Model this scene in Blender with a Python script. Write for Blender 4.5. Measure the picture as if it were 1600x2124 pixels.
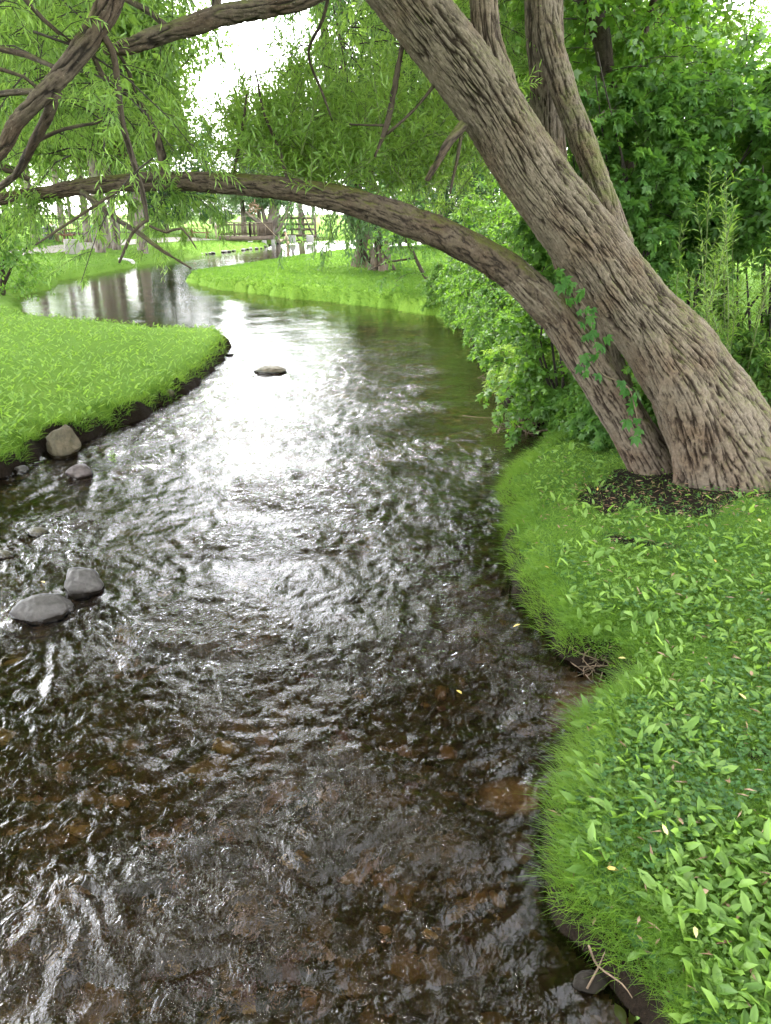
import bpy, math, random
import numpy as np
from mathutils import Vector

# ------------------------------------------------------------------ camera, sky, sun, exposure
scene = bpy.context.scene
for ob in list(bpy.data.objects):
    bpy.data.objects.remove(ob)
COL = scene.collection
F, W, H = 1595.0, 1600.0, 2124.0
PITCH = math.atan(622.0 / F)
CAMZ = 2.6
cam_data = bpy.data.cameras.new('camera')
cam_data.sensor_fit = 'VERTICAL'
cam_data.sensor_height = 24.0
cam_data.lens = F / H * 24.0
cam_data.clip_start = 0.05
cam_data.clip_end = 3000
cam = bpy.data.objects.new('camera', cam_data)
COL.objects.link(cam)
cam.location = (0, 0, CAMZ)
cam.rotation_euler = (math.pi / 2 - PITCH, 0, 0)
scene.camera = cam

SUN_AZ, SUN_EL = math.radians(-35), math.radians(54)
world = bpy.data.worlds.new('World')
scene.world = world
world.use_nodes = True
wn = world.node_tree.nodes
wn.clear()
w_out = wn.new('ShaderNodeOutputWorld')
w_bg = wn.new('ShaderNodeBackground')
w_sky = wn.new('ShaderNodeTexSky')
w_sky.sky_type = 'NISHITA'
w_sky.sun_disc = False
w_sky.sun_elevation = SUN_EL
w_sky.sun_rotation = SUN_AZ
w_sky.air_density = 1.0
w_sky.dust_density = 1.2
w_sky.ozone_density = 0.6
w_bg.inputs['Strength'].default_value = 0.15
w_hs = wn.new('ShaderNodeHueSaturation')   # thin bright cloud: the blue washes out
w_hs.inputs['Saturation'].default_value = 0.12
w_hs.inputs['Value'].default_value = 1.15
world.node_tree.links.new(w_sky.outputs[0], w_hs.inputs['Color'])
world.node_tree.links.new(w_hs.outputs[0], w_bg.inputs['Color'])
world.node_tree.links.new(w_bg.outputs[0], w_out.inputs['Surface'])

sun_data = bpy.data.lights.new('sun', 'SUN')
sun_data.energy = 1.0
sun_data.angle = math.radians(18)
sun_data.color = (1.0, 0.96, 0.9)
sun = bpy.data.objects.new('sun', sun_data)
COL.objects.link(sun)
sun_vec = Vector((math.sin(SUN_AZ) * math.cos(SUN_EL), math.cos(SUN_AZ) * math.cos(SUN_EL), math.sin(SUN_EL)))
sun.rotation_euler = sun_vec.to_track_quat('Z', 'Y').to_euler()

vs = scene.view_settings
vs.view_transform = 'Standard'
vs.look = 'None'
vs.exposure = 3.7
vs.gamma = 1.0
vs.use_curve_mapping = False
cy = scene.cycles
cy.max_bounces = 8
cy.diffuse_bounces = 4
cy.glossy_bounces = 3
cy.transmission_bounces = 6
cy.transparent_max_bounces = 8
cy.caustics_reflective = False
cy.caustics_refractive = True
cy.sample_clamp_indirect = 6
cy.use_adaptive_sampling = True
cy.adaptive_threshold = 0.02
cy.use_denoising = True
try:
    cy.denoiser = 'OPENIMAGEDENOISE'
except Exception:
    pass

rng = np.random.default_rng(7)
R = random.Random(7)
CP, SP = math.cos(PITCH), math.sin(PITCH)


def at(px, py, Y):
    """world point seen in direction of photo pixel, at ground distance Y ahead"""
    u = (px - 800.0) / F
    v = (1062.0 - py) / F
    dy = CP + v * SP
    dz = -SP + v * CP
    t = Y / dy
    return np.stack(np.broadcast_arrays(u * t, Y + 0 * t, CAMZ + dz * t), -1)


def depth_of(p):
    p = np.asarray(p, float)
    return p[..., 1] * CP - (p[..., 2] - CAMZ) * SP


def on_level(px, py, z):
    u = (px - 800.0) / F
    v = (1062.0 - py) / F
    t = (z - CAMZ) / (-SP + v * CP)
    return np.array([u * t, (CP + v * SP) * t])


# ------------------------------------------------------------------ noise (vectorised)
def _hash(i, j, k, seed):
    h = (i.astype(np.int64) * 374761393 + j.astype(np.int64) * 668265263 + k.astype(np.int64) * 2147483647 + seed * 144665) & 0xffffffff
    h = ((h ^ (h >> 13)) * 1274126177) & 0xffffffff
    h = ((h ^ (h >> 16)) * 2246822519) & 0xffffffff
    return (h ^ (h >> 15)) & 0xffffffff


def pn(x, y, z=None, seed=0):
    x = np.asarray(x, float)
    y = np.asarray(y, float)
    z = np.zeros_like(x) if z is None else np.asarray(z, float)
    i, j, k = np.floor(x).astype(np.int64), np.floor(y).astype(np.int64), np.floor(z).astype(np.int64)
    fx, fy, fz = x - i, y - j, z - k
    f = lambda t: t * t * t * (t * (t * 6 - 15) + 10)
    ux, uy, uz = f(fx), f(fy), f(fz)
    r = 0
    for a in (0, 1):
        wx = ux if a else 1 - ux
        for b in (0, 1):
            wy = uy if b else 1 - uy
            for c in (0, 1):
                wz = uz if c else 1 - uz
                h = _hash(i + a, j + b, k + c, seed)
                g1 = (h & 1023) / 511.5 - 1
                g2 = ((h >> 10) & 1023) / 511.5 - 1
                g3 = ((h >> 20) & 1023) / 511.5 - 1
                r = r + wx * wy * wz * (g1 * (fx - a) + g2 * (fy - b) + g3 * (fz - c))
    return r * 1.4


def fbm(x, y, z=None, seed=0, octv=4, gain=0.5):
    r, a, s = 0, 1.0, 1.0
    for o in range(octv):
        r = r + a * pn(x * s, y * s, None if z is None else z * s, seed + o * 17)
        a *= gain
        s *= 2.03
    return r


def vor_edge(u, v, per, seed=0, jit=0.9):
    iu, iv = np.floor(u).astype(np.int64), np.floor(v).astype(np.int64)
    f1 = np.full(u.shape, 9.0)
    f2 = np.full(u.shape, 9.0)
    cid = np.zeros(u.shape)
    for a in (-1, 0, 1):
        for b in (-1, 0, 1):
            cu = iu + a
            cv = iv + b
            h = _hash(np.mod(cu, per), cv, np.zeros_like(cu), seed)
            ju = ((h & 4095) / 4095.0 - .5) * jit + .5
            jv = (((h >> 12) & 4095) / 4095.0 - .5) * jit + .5
            d = np.hypot(cu + ju - u, cv + jv - v)
            m = d < f1
            f2 = np.where(m, f1, np.minimum(f2, d))
            cid = np.where(m, (h >> 8 & 255) / 255.0, cid)
            f1 = np.where(m, d, f1)
    return f2 - f1, cid


def nrm(a):
    return a / np.maximum(np.linalg.norm(a, axis=-1, keepdims=True), 1e-9)


def sstep(a, b, x):
    t = np.clip((x - a) / (b - a), 0, 1)
    return t * t * (3 - 2 * t)


# ------------------------------------------------------------------ object helpers
def tag(o, label=None, cat=None, group=None, kind=None):
    if label:
        o['label'] = label
    if cat:
        o['category'] = cat
    if group:
        o['group'] = group
    if kind:
        o['kind'] = kind
    return o


def mesh_np(name, V, faces, mats, attrs=None, smooth=True, midx=None):
    """faces: list of int arrays (n,3) / (n,4)"""
    me = bpy.data.meshes.new(name)
    V = np.asarray(V, np.float32).reshape(-1, 3)
    if not isinstance(faces, (list, tuple)):
        faces = [faces]
    faces = [np.asarray(f, np.int32) for f in faces if len(f)]
    loops = np.concatenate([f.ravel() for f in faces])
    tot = np.concatenate([np.full(len(f), f.shape[1], np.int32) for f in faces])
    start = np.concatenate([[0], np.cumsum(tot)[:-1]]).astype(np.int32)
    me.vertices.add(len(V))
    me.vertices.foreach_set('co', V.ravel())
    me.loops.add(len(loops))
    me.loops.foreach_set('vertex_index', loops)
    me.polygons.add(len(tot))
    me.polygons.foreach_set('loop_start', start)
    me.polygons.foreach_set('loop_total', tot)
    if midx is not None:
        me.polygons.foreach_set('material_index', np.asarray(midx, np.int32))
    if smooth:
        me.polygons.foreach_set('use_smooth', np.ones(len(tot), bool))
    for k, a in (attrs or {}).items():
        at_ = me.attributes.new(k, 'FLOAT', 'POINT')
        at_.data.foreach_set('value', np.asarray(a, np.float32).ravel())
    for m in (mats if isinstance(mats, (list, tuple)) else [mats]):
        me.materials.append(m)
    me.update(calc_edges=True)
    me.validate()
    return me


def link(name, me, parent=None, loc=None):
    o = bpy.data.objects.new(name, me)
    COL.objects.link(o)
    if parent is not None:
        o.parent = parent
    if loc is not None:
        o.location = loc
    return o


def empty(name, loc=(0, 0, 0), rz=0.0):
    o = bpy.data.objects.new(name, None)
    o.empty_display_size = 0.2
    COL.objects.link(o)
    o.location = loc
    o.rotation_euler = (0, 0, rz)
    return o


class MB:
    """collects boxes / tubes into one mesh"""
    def __init__(s):
        s.V, s.Q, s.T, s.n = [], [], [], 0

    def add(s, V, quads=None, tris=None):
        V = np.asarray(V, float).reshape(-1, 3)
        s.V.append(V)
        if quads is not None and len(quads):
            s.Q.append(np.asarray(quads) + s.n)
        if tris is not None and len(tris):
            s.T.append(np.asarray(tris) + s.n)
        s.n += len(V)

    def box(s, c, size, rz=0.0, bev=0.0):
        x, y, z = np.asarray(size, float) / 2
        P = np.array([[-x, -y, -z], [x, -y, -z], [x, y, -z], [-x, y, -z], [-x, -y, z], [x, -y, z], [x, y, z], [-x, y, z]])
        ca, sa = math.cos(rz), math.sin(rz)
        P = np.stack([P[:, 0] * ca - P[:, 1] * sa, P[:, 0] * sa + P[:, 1] * ca, P[:, 2]], -1) + np.asarray(c, float)
        s.add(P, [[0, 3, 2, 1], [4, 5, 6, 7], [0, 1, 5, 4], [1, 2, 6, 5], [2, 3, 7, 6], [3, 0, 4, 7]])

    def bar(s, a, b, w, h):
        a, b = np.asarray(a, float), np.asarray(b, float)
        d = nrm(b - a)
        up = np.array([0, 0, 1.0]) if abs(d[2]) < .9 else np.array([0, 1.0, 0])
        sd = nrm(np.cross(d, up))
        up = np.cross(sd, d)
        P = [p + sd * sx * w / 2 + up * sz * h / 2 for p in (a, b) for sx, sz in ((-1, -1), (1, -1), (1, 1), (-1, 1))]
        s.add(P, [[0, 1, 5, 4], [1, 2, 6, 5], [2, 3, 7, 6], [3, 0, 4, 7], [0, 3, 2, 1], [4, 5, 6, 7]])

    def tube(s, pts, radii, seg=8, step=None):
        V, Q, T, _ = tube_geo(pts, radii, seg, step)
        s.add(V, Q, T)

    def mesh(s, name, mat, smooth=False):
        return mesh_np(name, np.concatenate(s.V), ([np.concatenate(s.Q)] if s.Q else []) + ([np.concatenate(s.T)] if s.T else []), mat, smooth=smooth)

    def build(s, name, mat, parent=None, smooth=False, bevel=0.0, loc=None):
        o = link(name, s.mesh(name, mat, smooth), parent, loc)
        if bevel:
            m = o.modifiers.new('Bevel', 'BEVEL')
            m.width = bevel
            m.segments = 2
        return o


def resample(pts, radii, step):
    pts, radii = np.asarray(pts, float), np.asarray(radii, float)
    P = np.vstack([2 * pts[0] - pts[1], pts, 2 * pts[-1] - pts[-2]])
    Rr = np.concatenate([[radii[0]], radii, [radii[-1]]])
    out, ro = [], []
    for i in range(1, len(P) - 2):
        L = np.linalg.norm(P[i + 1] - P[i])
        n = max(2, int(L / step)) if step else 4
        t = np.linspace(0, 1, n, endpoint=False)[:, None]
        a, b, c, d = P[i - 1], P[i], P[i + 1], P[i + 2]
        out.append(.5 * (2 * b + (c - a) * t + (2 * a - 5 * b + 4 * c - d) * t * t + (3 * b - a - 3 * c + d) * t ** 3))
        tt = t[:, 0]
        tt = tt * tt * (3 - 2 * tt)
        ro.append(Rr[i] * (1 - tt) + Rr[i + 1] * tt)
    out.append(P[-2:-1])
    ro.append(Rr[-2:-1])
    return np.concatenate(out), np.concatenate(ro)


def tube_geo(pts, radii, seg=8, step=None, disp=None):
    """disp(phi, s, r, P, Ndir) -> (radial offset, cav)"""
    C, r = resample(pts, radii, step)
    n = len(C)
    Tn = nrm(np.gradient(C, axis=0))
    N = np.zeros_like(C)
    a0 = np.array([0, -1.0, 0]) if abs(Tn[0][1]) < .9 else np.array([1.0, 0, 0])
    N[0] = nrm(a0 - Tn[0] * a0.dot(Tn[0]))
    for i in range(1, n):
        v = N[i - 1] - Tn[i] * N[i - 1].dot(Tn[i])
        N[i] = v / max(np.linalg.norm(v), 1e-9)
    B = np.cross(Tn, N)
    ph = np.linspace(0, 2 * np.pi, seg, endpoint=False)
    D = N[:, None, :] * np.cos(ph)[None, :, None] + B[:, None, :] * np.sin(ph)[None, :, None]
    s = np.concatenate([[0], np.cumsum(np.linalg.norm(np.diff(C, axis=0), axis=1))])
    rad = np.repeat(r[:, None], seg, 1)
    cav = np.zeros((n, seg))
    if disp is not None:
        PH, S = np.meshgrid(ph, s)
        off, cav = disp(PH, S, rad, C[:, None, :] + D * rad[..., None], D)
        rad = rad + off
    V = (C[:, None, :] + D * rad[..., None]).reshape(-1, 3)
    i = np.arange(n - 1)[:, None] * seg
    j = np.arange(seg)[None, :]
    j2 = (j + 1) % seg
    Q = np.stack([i + j, i + j2, i + seg + j2, i + seg + j], -1).reshape(-1, 4)
    V = np.vstack([V, C[0], C[-1] + Tn[-1] * r[-1] * .6])
    nb = n * seg
    jj = np.arange(seg)
    T = np.vstack([np.stack([np.full(seg, nb), (jj + 1) % seg, jj], -1),
                   np.stack([np.full(seg, nb + 1), (n - 1) * seg + jj, (n - 1) * seg + (jj + 1) % seg], -1)])
    return V, Q, T, np.concatenate([cav.ravel(), [0.5, 0.5]])


def bark_disp(cw, asp, amp, seed, lump=0.0, twist=0.0, extra=None):
    def f(PH, S, Rr, P, D):
        rm = float(Rr.mean())
        per = max(6, int(round(2 * math.pi * rm / cw)))
        u = PH / (2 * math.pi) * per + twist * S / cw
        v = S / (cw * asp)
        cx, sx = np.cos(PH) * per / 6.283, np.sin(PH) * per / 6.283
        wv = .35 * pn(cx * .35, sx * .35, v * .8, seed + 7)
        n1 = np.abs(pn(cx * .62 + wv, sx * .62 + wv, v * .42, seed) + .16 * pn(cx * 1.7, sx * 1.7, v * 1.6, seed + 3))
        n2 = np.abs(pn(cx * 1.35, sx * 1.35, v * .9, seed + 9))
        f1 = sstep(.0, .14, n1)
        f2 = sstep(.0, .11, n2)
        e, cid = vor_edge(u * .8 + .6 * pn(cx * .8, sx * .8, v * 1.6, seed + 4), v * 2.4 + .7 * pn(cx, sx, v * 2, seed + 5), max(3, int(per * .8)), seed)
        crk = sstep(.0, .16, e)
        g = fbm(cx * 4, sx * 4, v * 5, seed + 31, 3)
        big = np.clip(.95 + .7 * pn(cx * .25, sx * .25, v * .4, seed + 61), .6, 1.4)
        h = f1 * (.50 + .50 * f2) * (.86 + .14 * crk)
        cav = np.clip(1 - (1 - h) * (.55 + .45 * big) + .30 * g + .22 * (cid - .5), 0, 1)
        off = amp * ((h - .65) * big * 1.25 + .30 * g + .22 * (cid - .5))
        if lump:
            off = off + lump * Rr * fbm(np.cos(PH) * 1.1, np.sin(PH) * 1.1, S * .9 / max(rm, .02) * .35, seed + 50, 3)
        if extra is not None:
            off = off + extra(PH, S, Rr, P)
        return off, cav
    return f


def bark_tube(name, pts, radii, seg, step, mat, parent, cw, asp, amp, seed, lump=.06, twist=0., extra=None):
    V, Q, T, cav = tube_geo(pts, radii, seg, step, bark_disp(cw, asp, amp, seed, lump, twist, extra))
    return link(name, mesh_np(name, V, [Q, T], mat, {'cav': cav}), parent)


# ------------------------------------------------------------------ materials
def new_mat(name):
    m = bpy.data.materials.new(name)
    m.use_nodes = True
    nt = m.node_tree
    nt.nodes.clear()
    out = nt.nodes.new('ShaderNodeOutputMaterial')
    return m, nt, out


class NT:
    def __init__(s, nt):
        s.nt = nt

    def n(s, t, ins=None, **kw):
        nd = s.nt.nodes.new('ShaderNode' + t)
        for k, v in kw.items():
            setattr(nd, k, v)
        for k, v in (ins or {}).items():
            if isinstance(v, bpy.types.NodeSocket):
                s.nt.links.new(v, nd.inputs[k])
            else:
                nd.inputs[k].default_value = v
        return nd

    def ramp(s, fac, stops):
        nd = s.n('ValToRGB', {0: fac})
        el = nd.color_ramp.elements
        while len(el) < len(stops):
            el.new(.5)
        for e, (p, c) in zip(el, stops):
            e.position = p
            e.color = (*c, 1) if len(c) == 3 else c
        return nd.outputs[0]

    def noise(s, vec, scale, detail=3, rough=.55, dist=0.0):
        return s.n('TexNoise', {'Vector': vec, 'Scale': scale, 'Detail': detail, 'Roughness': rough, 'Distortion': dist}).outputs[0]

    def mix(s, fac, a, b, mode='MIX'):
        nd = s.n('MixRGB', {0: fac, 1: a, 2: b}, blend_type=mode)
        return nd.outputs[0]

    def math(s, op, a, b=0.0, clamp=False):
        return s.n('Math', {0: a, 1: b}, operation=op, use_clamp=clamp).outputs[0]

    def attr(s, name):
        return s.n('Attribute', attribute_name=name).outputs['Fac']

    def geo(s):
        return s.n('NewGeometry')

    def obj(s):
        return s.n('TexCoord').outputs['Object']


def c4(c):
    return (c[0], c[1], c[2], 1.0)


def mat_simple(name, col, rough=.7, var=.25, scale=6.0, bump=.3, col2=None, spec=.3):
    m, nt, out = new_mat(name)
    k = NT(nt)
    co = k.obj()
    a = k.noise(co, scale, 5, .6)
    b = k.noise(co, scale * 5, 4, .6)
    c2 = col2 or tuple(x * (1 - var * 1.6) for x in col)
    cc = k.ramp(a, [(.3, c2), (.7, col)])
    cc = k.mix(.35, cc, k.ramp(b, [(.3, tuple(x * .6 for x in col)), (.75, tuple(min(1, x * 1.2) for x in col))]))
    p = k.n('BsdfPrincipled', {'Base Color': cc, 'Roughness': rough, 'Specular IOR Level': spec})
    if bump:
        bn = k.n('Bump', {'Height': b, 'Strength': bump, 'Distance': .02})
        nt.links.new(bn.outputs[0], p.inputs['Normal'])
    nt.links.new(p.outputs[0], out.inputs[0])
    return m


def mat_bark(name, ridge, furrow, moss=(.09, .10, .025), moss_amt=.5, warm=(.30, .19, .12)):
    m, nt, out = new_mat(name)
    k = NT(nt)
    g = k.geo()
    pos = g.outputs['Position']
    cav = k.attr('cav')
    n1 = k.noise(pos, 3.0, 5, .6)
    n2 = k.noise(pos, 26, 5, .65)
    n3 = k.noise(pos, 90, 3, .6)
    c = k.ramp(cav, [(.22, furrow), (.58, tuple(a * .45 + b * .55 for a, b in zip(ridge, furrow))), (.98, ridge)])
    c = k.mix(k.ramp(n1, [(.45, (0, 0, 0)), (.7, (.55, .55, .55))]), c, c4(warm), 'SOFT_LIGHT')
    c = k.mix(.55, c, k.ramp(n2, [(.3, (.25, .25, .25)), (.7, (.8, .8, .8))]), 'OVERLAY')
    # pale lichen flecks
    lich = k.ramp(n3, [(.66, (0, 0, 0)), (.74, (.6, .6, .6))])
    c = k.mix(k.math('MULTIPLY', lich, n1), c, (.46, .45, .40, 1))
    nz = k.n('SeparateXYZ', {0: g.outputs['Normal']}).outputs[2]
    up = k.ramp(nz, [(.15, (0, 0, 0)), (.75, (1, 1, 1))])
    mo = k.ramp(k.math('ADD', k.noise(pos, 4.5, 5, .65), k.math('MULTIPLY', n2, .35)), [(.60, (0, 0, 0)), (.78, (1, 1, 1))])
    c = k.mix(k.math('MULTIPLY', k.math('MULTIPLY', up, mo), moss_amt * 1.6, True), c, c4(moss))
    p = k.n('BsdfPrincipled', {'Base Color': c, 'Roughness': .88, 'Specular IOR Level': .18})
    h = k.math('ADD', k.math('MULTIPLY', n2, .6), k.math('MULTIPLY', n3, .5))
    bn = k.n('Bump', {'Height': h, 'Strength': .9, 'Distance': .018})
    nt.links.new(bn.outputs[0], p.inputs['Normal'])
    nt.links.new(p.outputs[0], out.inputs[0])
    return m


def mat_leaf(name, dark, mid, light, trans=.45, tcol=None, gloss=.03, rough=.5, nscale=1.2):
    """dark..light: leaf reflectances picked per leaf by its tint; tcol: light passing through"""
    m, nt, out = new_mat(name)
    k = NT(nt)
    t = k.attr('tint')
    pos = k.geo().outputs['Position']
    cl = k.noise(pos, nscale, 2)
    f = k.math('ADD', k.math('MULTIPLY', t, .75), k.math('MULTIPLY', k.math('SUBTRACT', cl, .5), .9))
    f = k.math('ADD', f, .1, True)
    c = k.ramp(f, [(.1, dark), (.5, mid), (.92, light)])
    tc = tcol or (light[0] * 1.3, light[1] * 1.25, light[2] * .5)
    c2 = k.mix(.55, c, c4(tc))
    d = k.n('BsdfDiffuse', {'Color': c, 'Roughness': .5})
    tr = k.n('BsdfTranslucent', {'Color': c2})
    mx = k.n('MixShader', {0: trans, 1: d.outputs[0], 2: tr.outputs[0]})
    gl = k.n('BsdfGlossy', {'Color': (1, 1, 1, 1), 'Roughness': rough})
    mx2 = k.n('MixShader', {0: gloss, 1: mx.outputs[0], 2: gl.outputs[0]})
    nt.links.new(mx2.outputs[0], out.inputs[0])
    return m


M = {}
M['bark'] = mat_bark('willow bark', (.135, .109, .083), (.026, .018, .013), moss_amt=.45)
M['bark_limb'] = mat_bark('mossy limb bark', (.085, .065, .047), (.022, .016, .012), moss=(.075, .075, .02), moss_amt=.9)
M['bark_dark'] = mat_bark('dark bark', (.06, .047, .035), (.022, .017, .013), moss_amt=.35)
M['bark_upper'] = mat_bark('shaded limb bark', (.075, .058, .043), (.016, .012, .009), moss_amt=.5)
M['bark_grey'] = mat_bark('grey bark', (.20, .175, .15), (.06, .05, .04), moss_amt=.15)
M['twig'] = mat_simple('twig', (.11, .085, .05), .8, .4, 20, .2)
M['twig_dark'] = mat_simple('dark twig', (.045, .036, .028), .8, .4, 20, .2)
M['green_stem'] = mat_simple('green stem', (.13, .17, .05), .6, .3, 20, 0)
M['dry_twig'] = mat_simple('dry twig', (.17, .12, .08), .85, .4, 20, .2)
M['leaf_willow'] = mat_leaf('willow leaf', (.065, .15, .022), (.115, .235, .035), (.19, .32, .055), .58, tcol=(.33, .48, .07))
M['leaf_shoot'] = mat_leaf('young willow leaf', (.10, .21, .035), (.165, .30, .05), (.25, .38, .08), .5)
M['leaf_creeper'] = mat_leaf('creeper leaf', (.038, .115, .02), (.068, .175, .03), (.12, .24, .045), .48, gloss=.02)
M['leaf_shrub'] = mat_leaf('shrub leaf', (.045, .125, .02), (.075, .18, .028), (.13, .25, .04), .48, gloss=.02)
M['leaf_maple'] = mat_leaf('maple leaf', (.045, .125, .018), (.08, .195, .024), (.15, .29, .035), .52)
M['leaf_far'] = mat_leaf('far leaf', (.06, .13, .025), (.10, .19, .035), (.16, .26, .05), .48, nscale=.35)
M['leaf_far_dark'] = mat_leaf('far dark leaf', (.018, .055, .018), (.035, .09, .03), (.06, .13, .04), .35, nscale=.35)
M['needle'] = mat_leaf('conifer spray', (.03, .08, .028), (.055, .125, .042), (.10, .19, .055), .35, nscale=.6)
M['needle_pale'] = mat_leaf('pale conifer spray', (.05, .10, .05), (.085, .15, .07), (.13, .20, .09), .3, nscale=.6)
M['grass'] = mat_leaf('grass blade', (.055, .135, .015), (.095, .19, .024), (.155, .25, .042), .5, tcol=(.30, .48, .03), gloss=.015, nscale=2.2)
M['grass_far'] = mat_leaf('lawn blade', (.026, .078, .009), (.05, .12, .013), (.09, .17, .022), .5, tcol=(.19, .35, .03), gloss=.015, nscale=.5)
M['weed'] = mat_leaf('weed leaf', (.085, .18, .026), (.135, .245, .042), (.20, .32, .072), .42, tcol=(.32, .50, .04), gloss=.02, nscale=3)
M['wood'] = mat_simple('weathered timber', (.15, .115, .085), .8, .3, 3, .3)
M['wood_grey'] = mat_simple('grey timber', (.14, .12, .10), .8, .3, 3, .3)
M['concrete'] = mat_simple('concrete', (.27, .255, .23), .85, .2, 3, .2)
M['white_conc'] = mat_simple('pale concrete', (.40, .385, .36), .8, .12, 4, .2)
def mat_stone(name, col, col2, rough=.6, scale=4.0):
    """river stone: dry top, dark wet band just above the water"""
    m, nt, out = new_mat(name)
    k = NT(nt)
    pos = k.geo().outputs['Position']
    co = k.obj()
    a = k.noise(co, scale, 6, .65)
    b = k.noise(co, scale * 7, 5, .65)
    c = k.ramp(a, [(.3, col2), (.62, col)])
    c = k.mix(.5, c, k.ramp(b, [(.3, (.25, .25, .25)), (.72, (.75, .75, .75))]), 'OVERLAY')
    z = k.n('SeparateXYZ', {0: pos}).outputs[2]
    w_ = k.ramp(k.math('ADD', k.math('MULTIPLY', z, 6.0), k.math('MULTIPLY', a, .25)), [(.36, (1, 1, 1)), (.50, (0, 0, 0))])
    c = k.mix(w_, c, k.mix(1.0, c, (.22, .20, .17, 1), 'MULTIPLY'))
    p = k.n('BsdfPrincipled', {'Base Color': c, 'Roughness': k.ramp(w_, [(0, (rough,) * 3), (1, (.18,) * 3)]), 'Specular IOR Level': .4})
    bn = k.n('Bump', {'Height': k.math('ADD', a, k.math('MULTIPLY', b, .4)), 'Strength': .7, 'Distance': .03})
    nt.links.new(bn.outputs[0], p.inputs['Normal'])
    nt.links.new(p.outputs[0], out.inputs[0])
    return m


M['stone_grey'] = mat_stone('grey stone', (.056, .050, .046), (.026, .023, .021))
M['stone_tan'] = mat_stone('tan boulder', (.085, .067, .04), (.028, .027, .013), .7, 5)
M['stone_brown'] = mat_stone('brown mossy stone', (.075, .06, .034), (.03, .032, .013))
M['stone_purple'] = mat_stone('purplish stone', (.075, .058, .055), (.034, .027, .026))
M['near_black'] = mat_simple('shade toned soil and stone', (.016, .012, .008), .95, .5, 5, .6)  # shade of the bank hollows put into the colour; also one dark stone
M['bed_tan'] = mat_simple('tan bed stone', (.17, .105, .045), .6, .35, 8, .2)
M['bed_orange'] = mat_simple('orange bed stone', (.14, .075, .028), .6, .35, 8, .2)
M['bed_yellow'] = mat_simple('yellow bed stone', (.22, .15, .05), .6, .3, 8, .2)
M['bed_dark'] = mat_simple('dark bed stone', (.035, .028, .02), .6, .4, 8, .2)
M['bed_red'] = mat_simple('reddish bed stone', (.08, .035, .027), .6, .4, 8, .2)
M['vine'] = mat_leaf('vine leaf', (.02, .075, .014), (.036, .11, .02), (.065, .15, .03), .35, gloss=.008)
M['clover'] = mat_leaf('clover leaf', (.03, .085, .02), (.05, .125, .028), (.085, .17, .042), .4, gloss=.015, nscale=3)
M['dead_leaf'] = mat_leaf('fallen leaf', (.45, .26, .07), (.62, .46, .12), (.72, .64, .28), .3, tcol=(.7, .5, .1))
M['dead_brown'] = mat_leaf('brown fallen leaf', (.16, .09, .05), (.28, .17, .10), (.38, .27, .18), .2, tcol=(.3, .2, .1))
M['metal_dark'] = mat_simple('dark plastic', (.03, .032, .03), .5, .2, 4, 0)
M['green_paint'] = mat_simple('green paint', (.02, .16, .07), .5, .15, 4, 0)
M['red_wood'] = mat_simple('stained table wood', (.26, .13, .08), .7, .3, 4, .2)
M['white_cloth'] = mat_simple('white cloth', (.78, .77, .74), .9, .08, 5, 0)
M['khaki'] = mat_simple('khaki cloth', (.40, .34, .24), .9, .2, 5, 0)
M['tan_cloth'] = mat_simple('tan wader cloth', (.36, .27, .18), .9, .2, 5, 0)
M['skin'] = mat_simple('skin', (.50, .32, .23), .6, .1, 5, 0)
M['rod'] = mat_simple('pale rod', (.55, .46, .30), .5, .1, 5, 0)


def mat_ground():
    m, nt, out = new_mat('turf and soil')
    k = NT(nt)
    g = k.geo()
    pos = g.outputs['Position']
    soil_a = k.attr('soil')
    far = k.attr('far')
    n1 = k.noise(pos, .9, 5, .6)
    n2 = k.noise(pos, 18, 5, .65)
    n3 = k.noise(pos, 70, 4, .7)
    turf = k.ramp(n2, [(.25, (.035, .075, .012)), (.6, (.08, .16, .022)), (.85, (.13, .22, .035))])
    turf = k.mix(.35, turf, k.ramp(n1, [(.35, (.10, .17, .02)), (.7, (.055, .13, .02))]))
    lawn = k.ramp(k.noise(pos, .35, 6, .65), [(.3, (.05, .11, .014)), (.55, (.072, .145, .018)), (.8, (.105, .17, .026))])
    lawn = k.mix(.3, lawn, k.ramp(n2, [(.3, (.07, .15, .015)), (.7, (.22, .33, .03))]))
    turf = k.mix(far, turf, lawn)
    soil = k.ramp(n3, [(.25, (.006, .0045, .003)), (.6, (.015, .010, .0065)), (.85, (.04, .027, .017))])
    f = k.math('ADD', soil_a, k.math('MULTIPLY', k.math('SUBTRACT', n2, .5), .5))
    f = k.ramp(f, [(.4, (0, 0, 0)), (.6, (1, 1, 1))])
    c = k.mix(f, turf, soil)
    p = k.n('BsdfPrincipled', {'Base Color': c, 'Roughness': .95, 'Specular IOR Level': .1})
    bn = k.n('Bump', {'Height': k.math('ADD', n2, k.math('MULTIPLY', n3, .5)), 'Strength': .9, 'Distance': .04})
    nt.links.new(bn.outputs[0], p.inputs['Normal'])
    nt.links.new(p.outputs[0], out.inputs[0])
    return m


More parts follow.
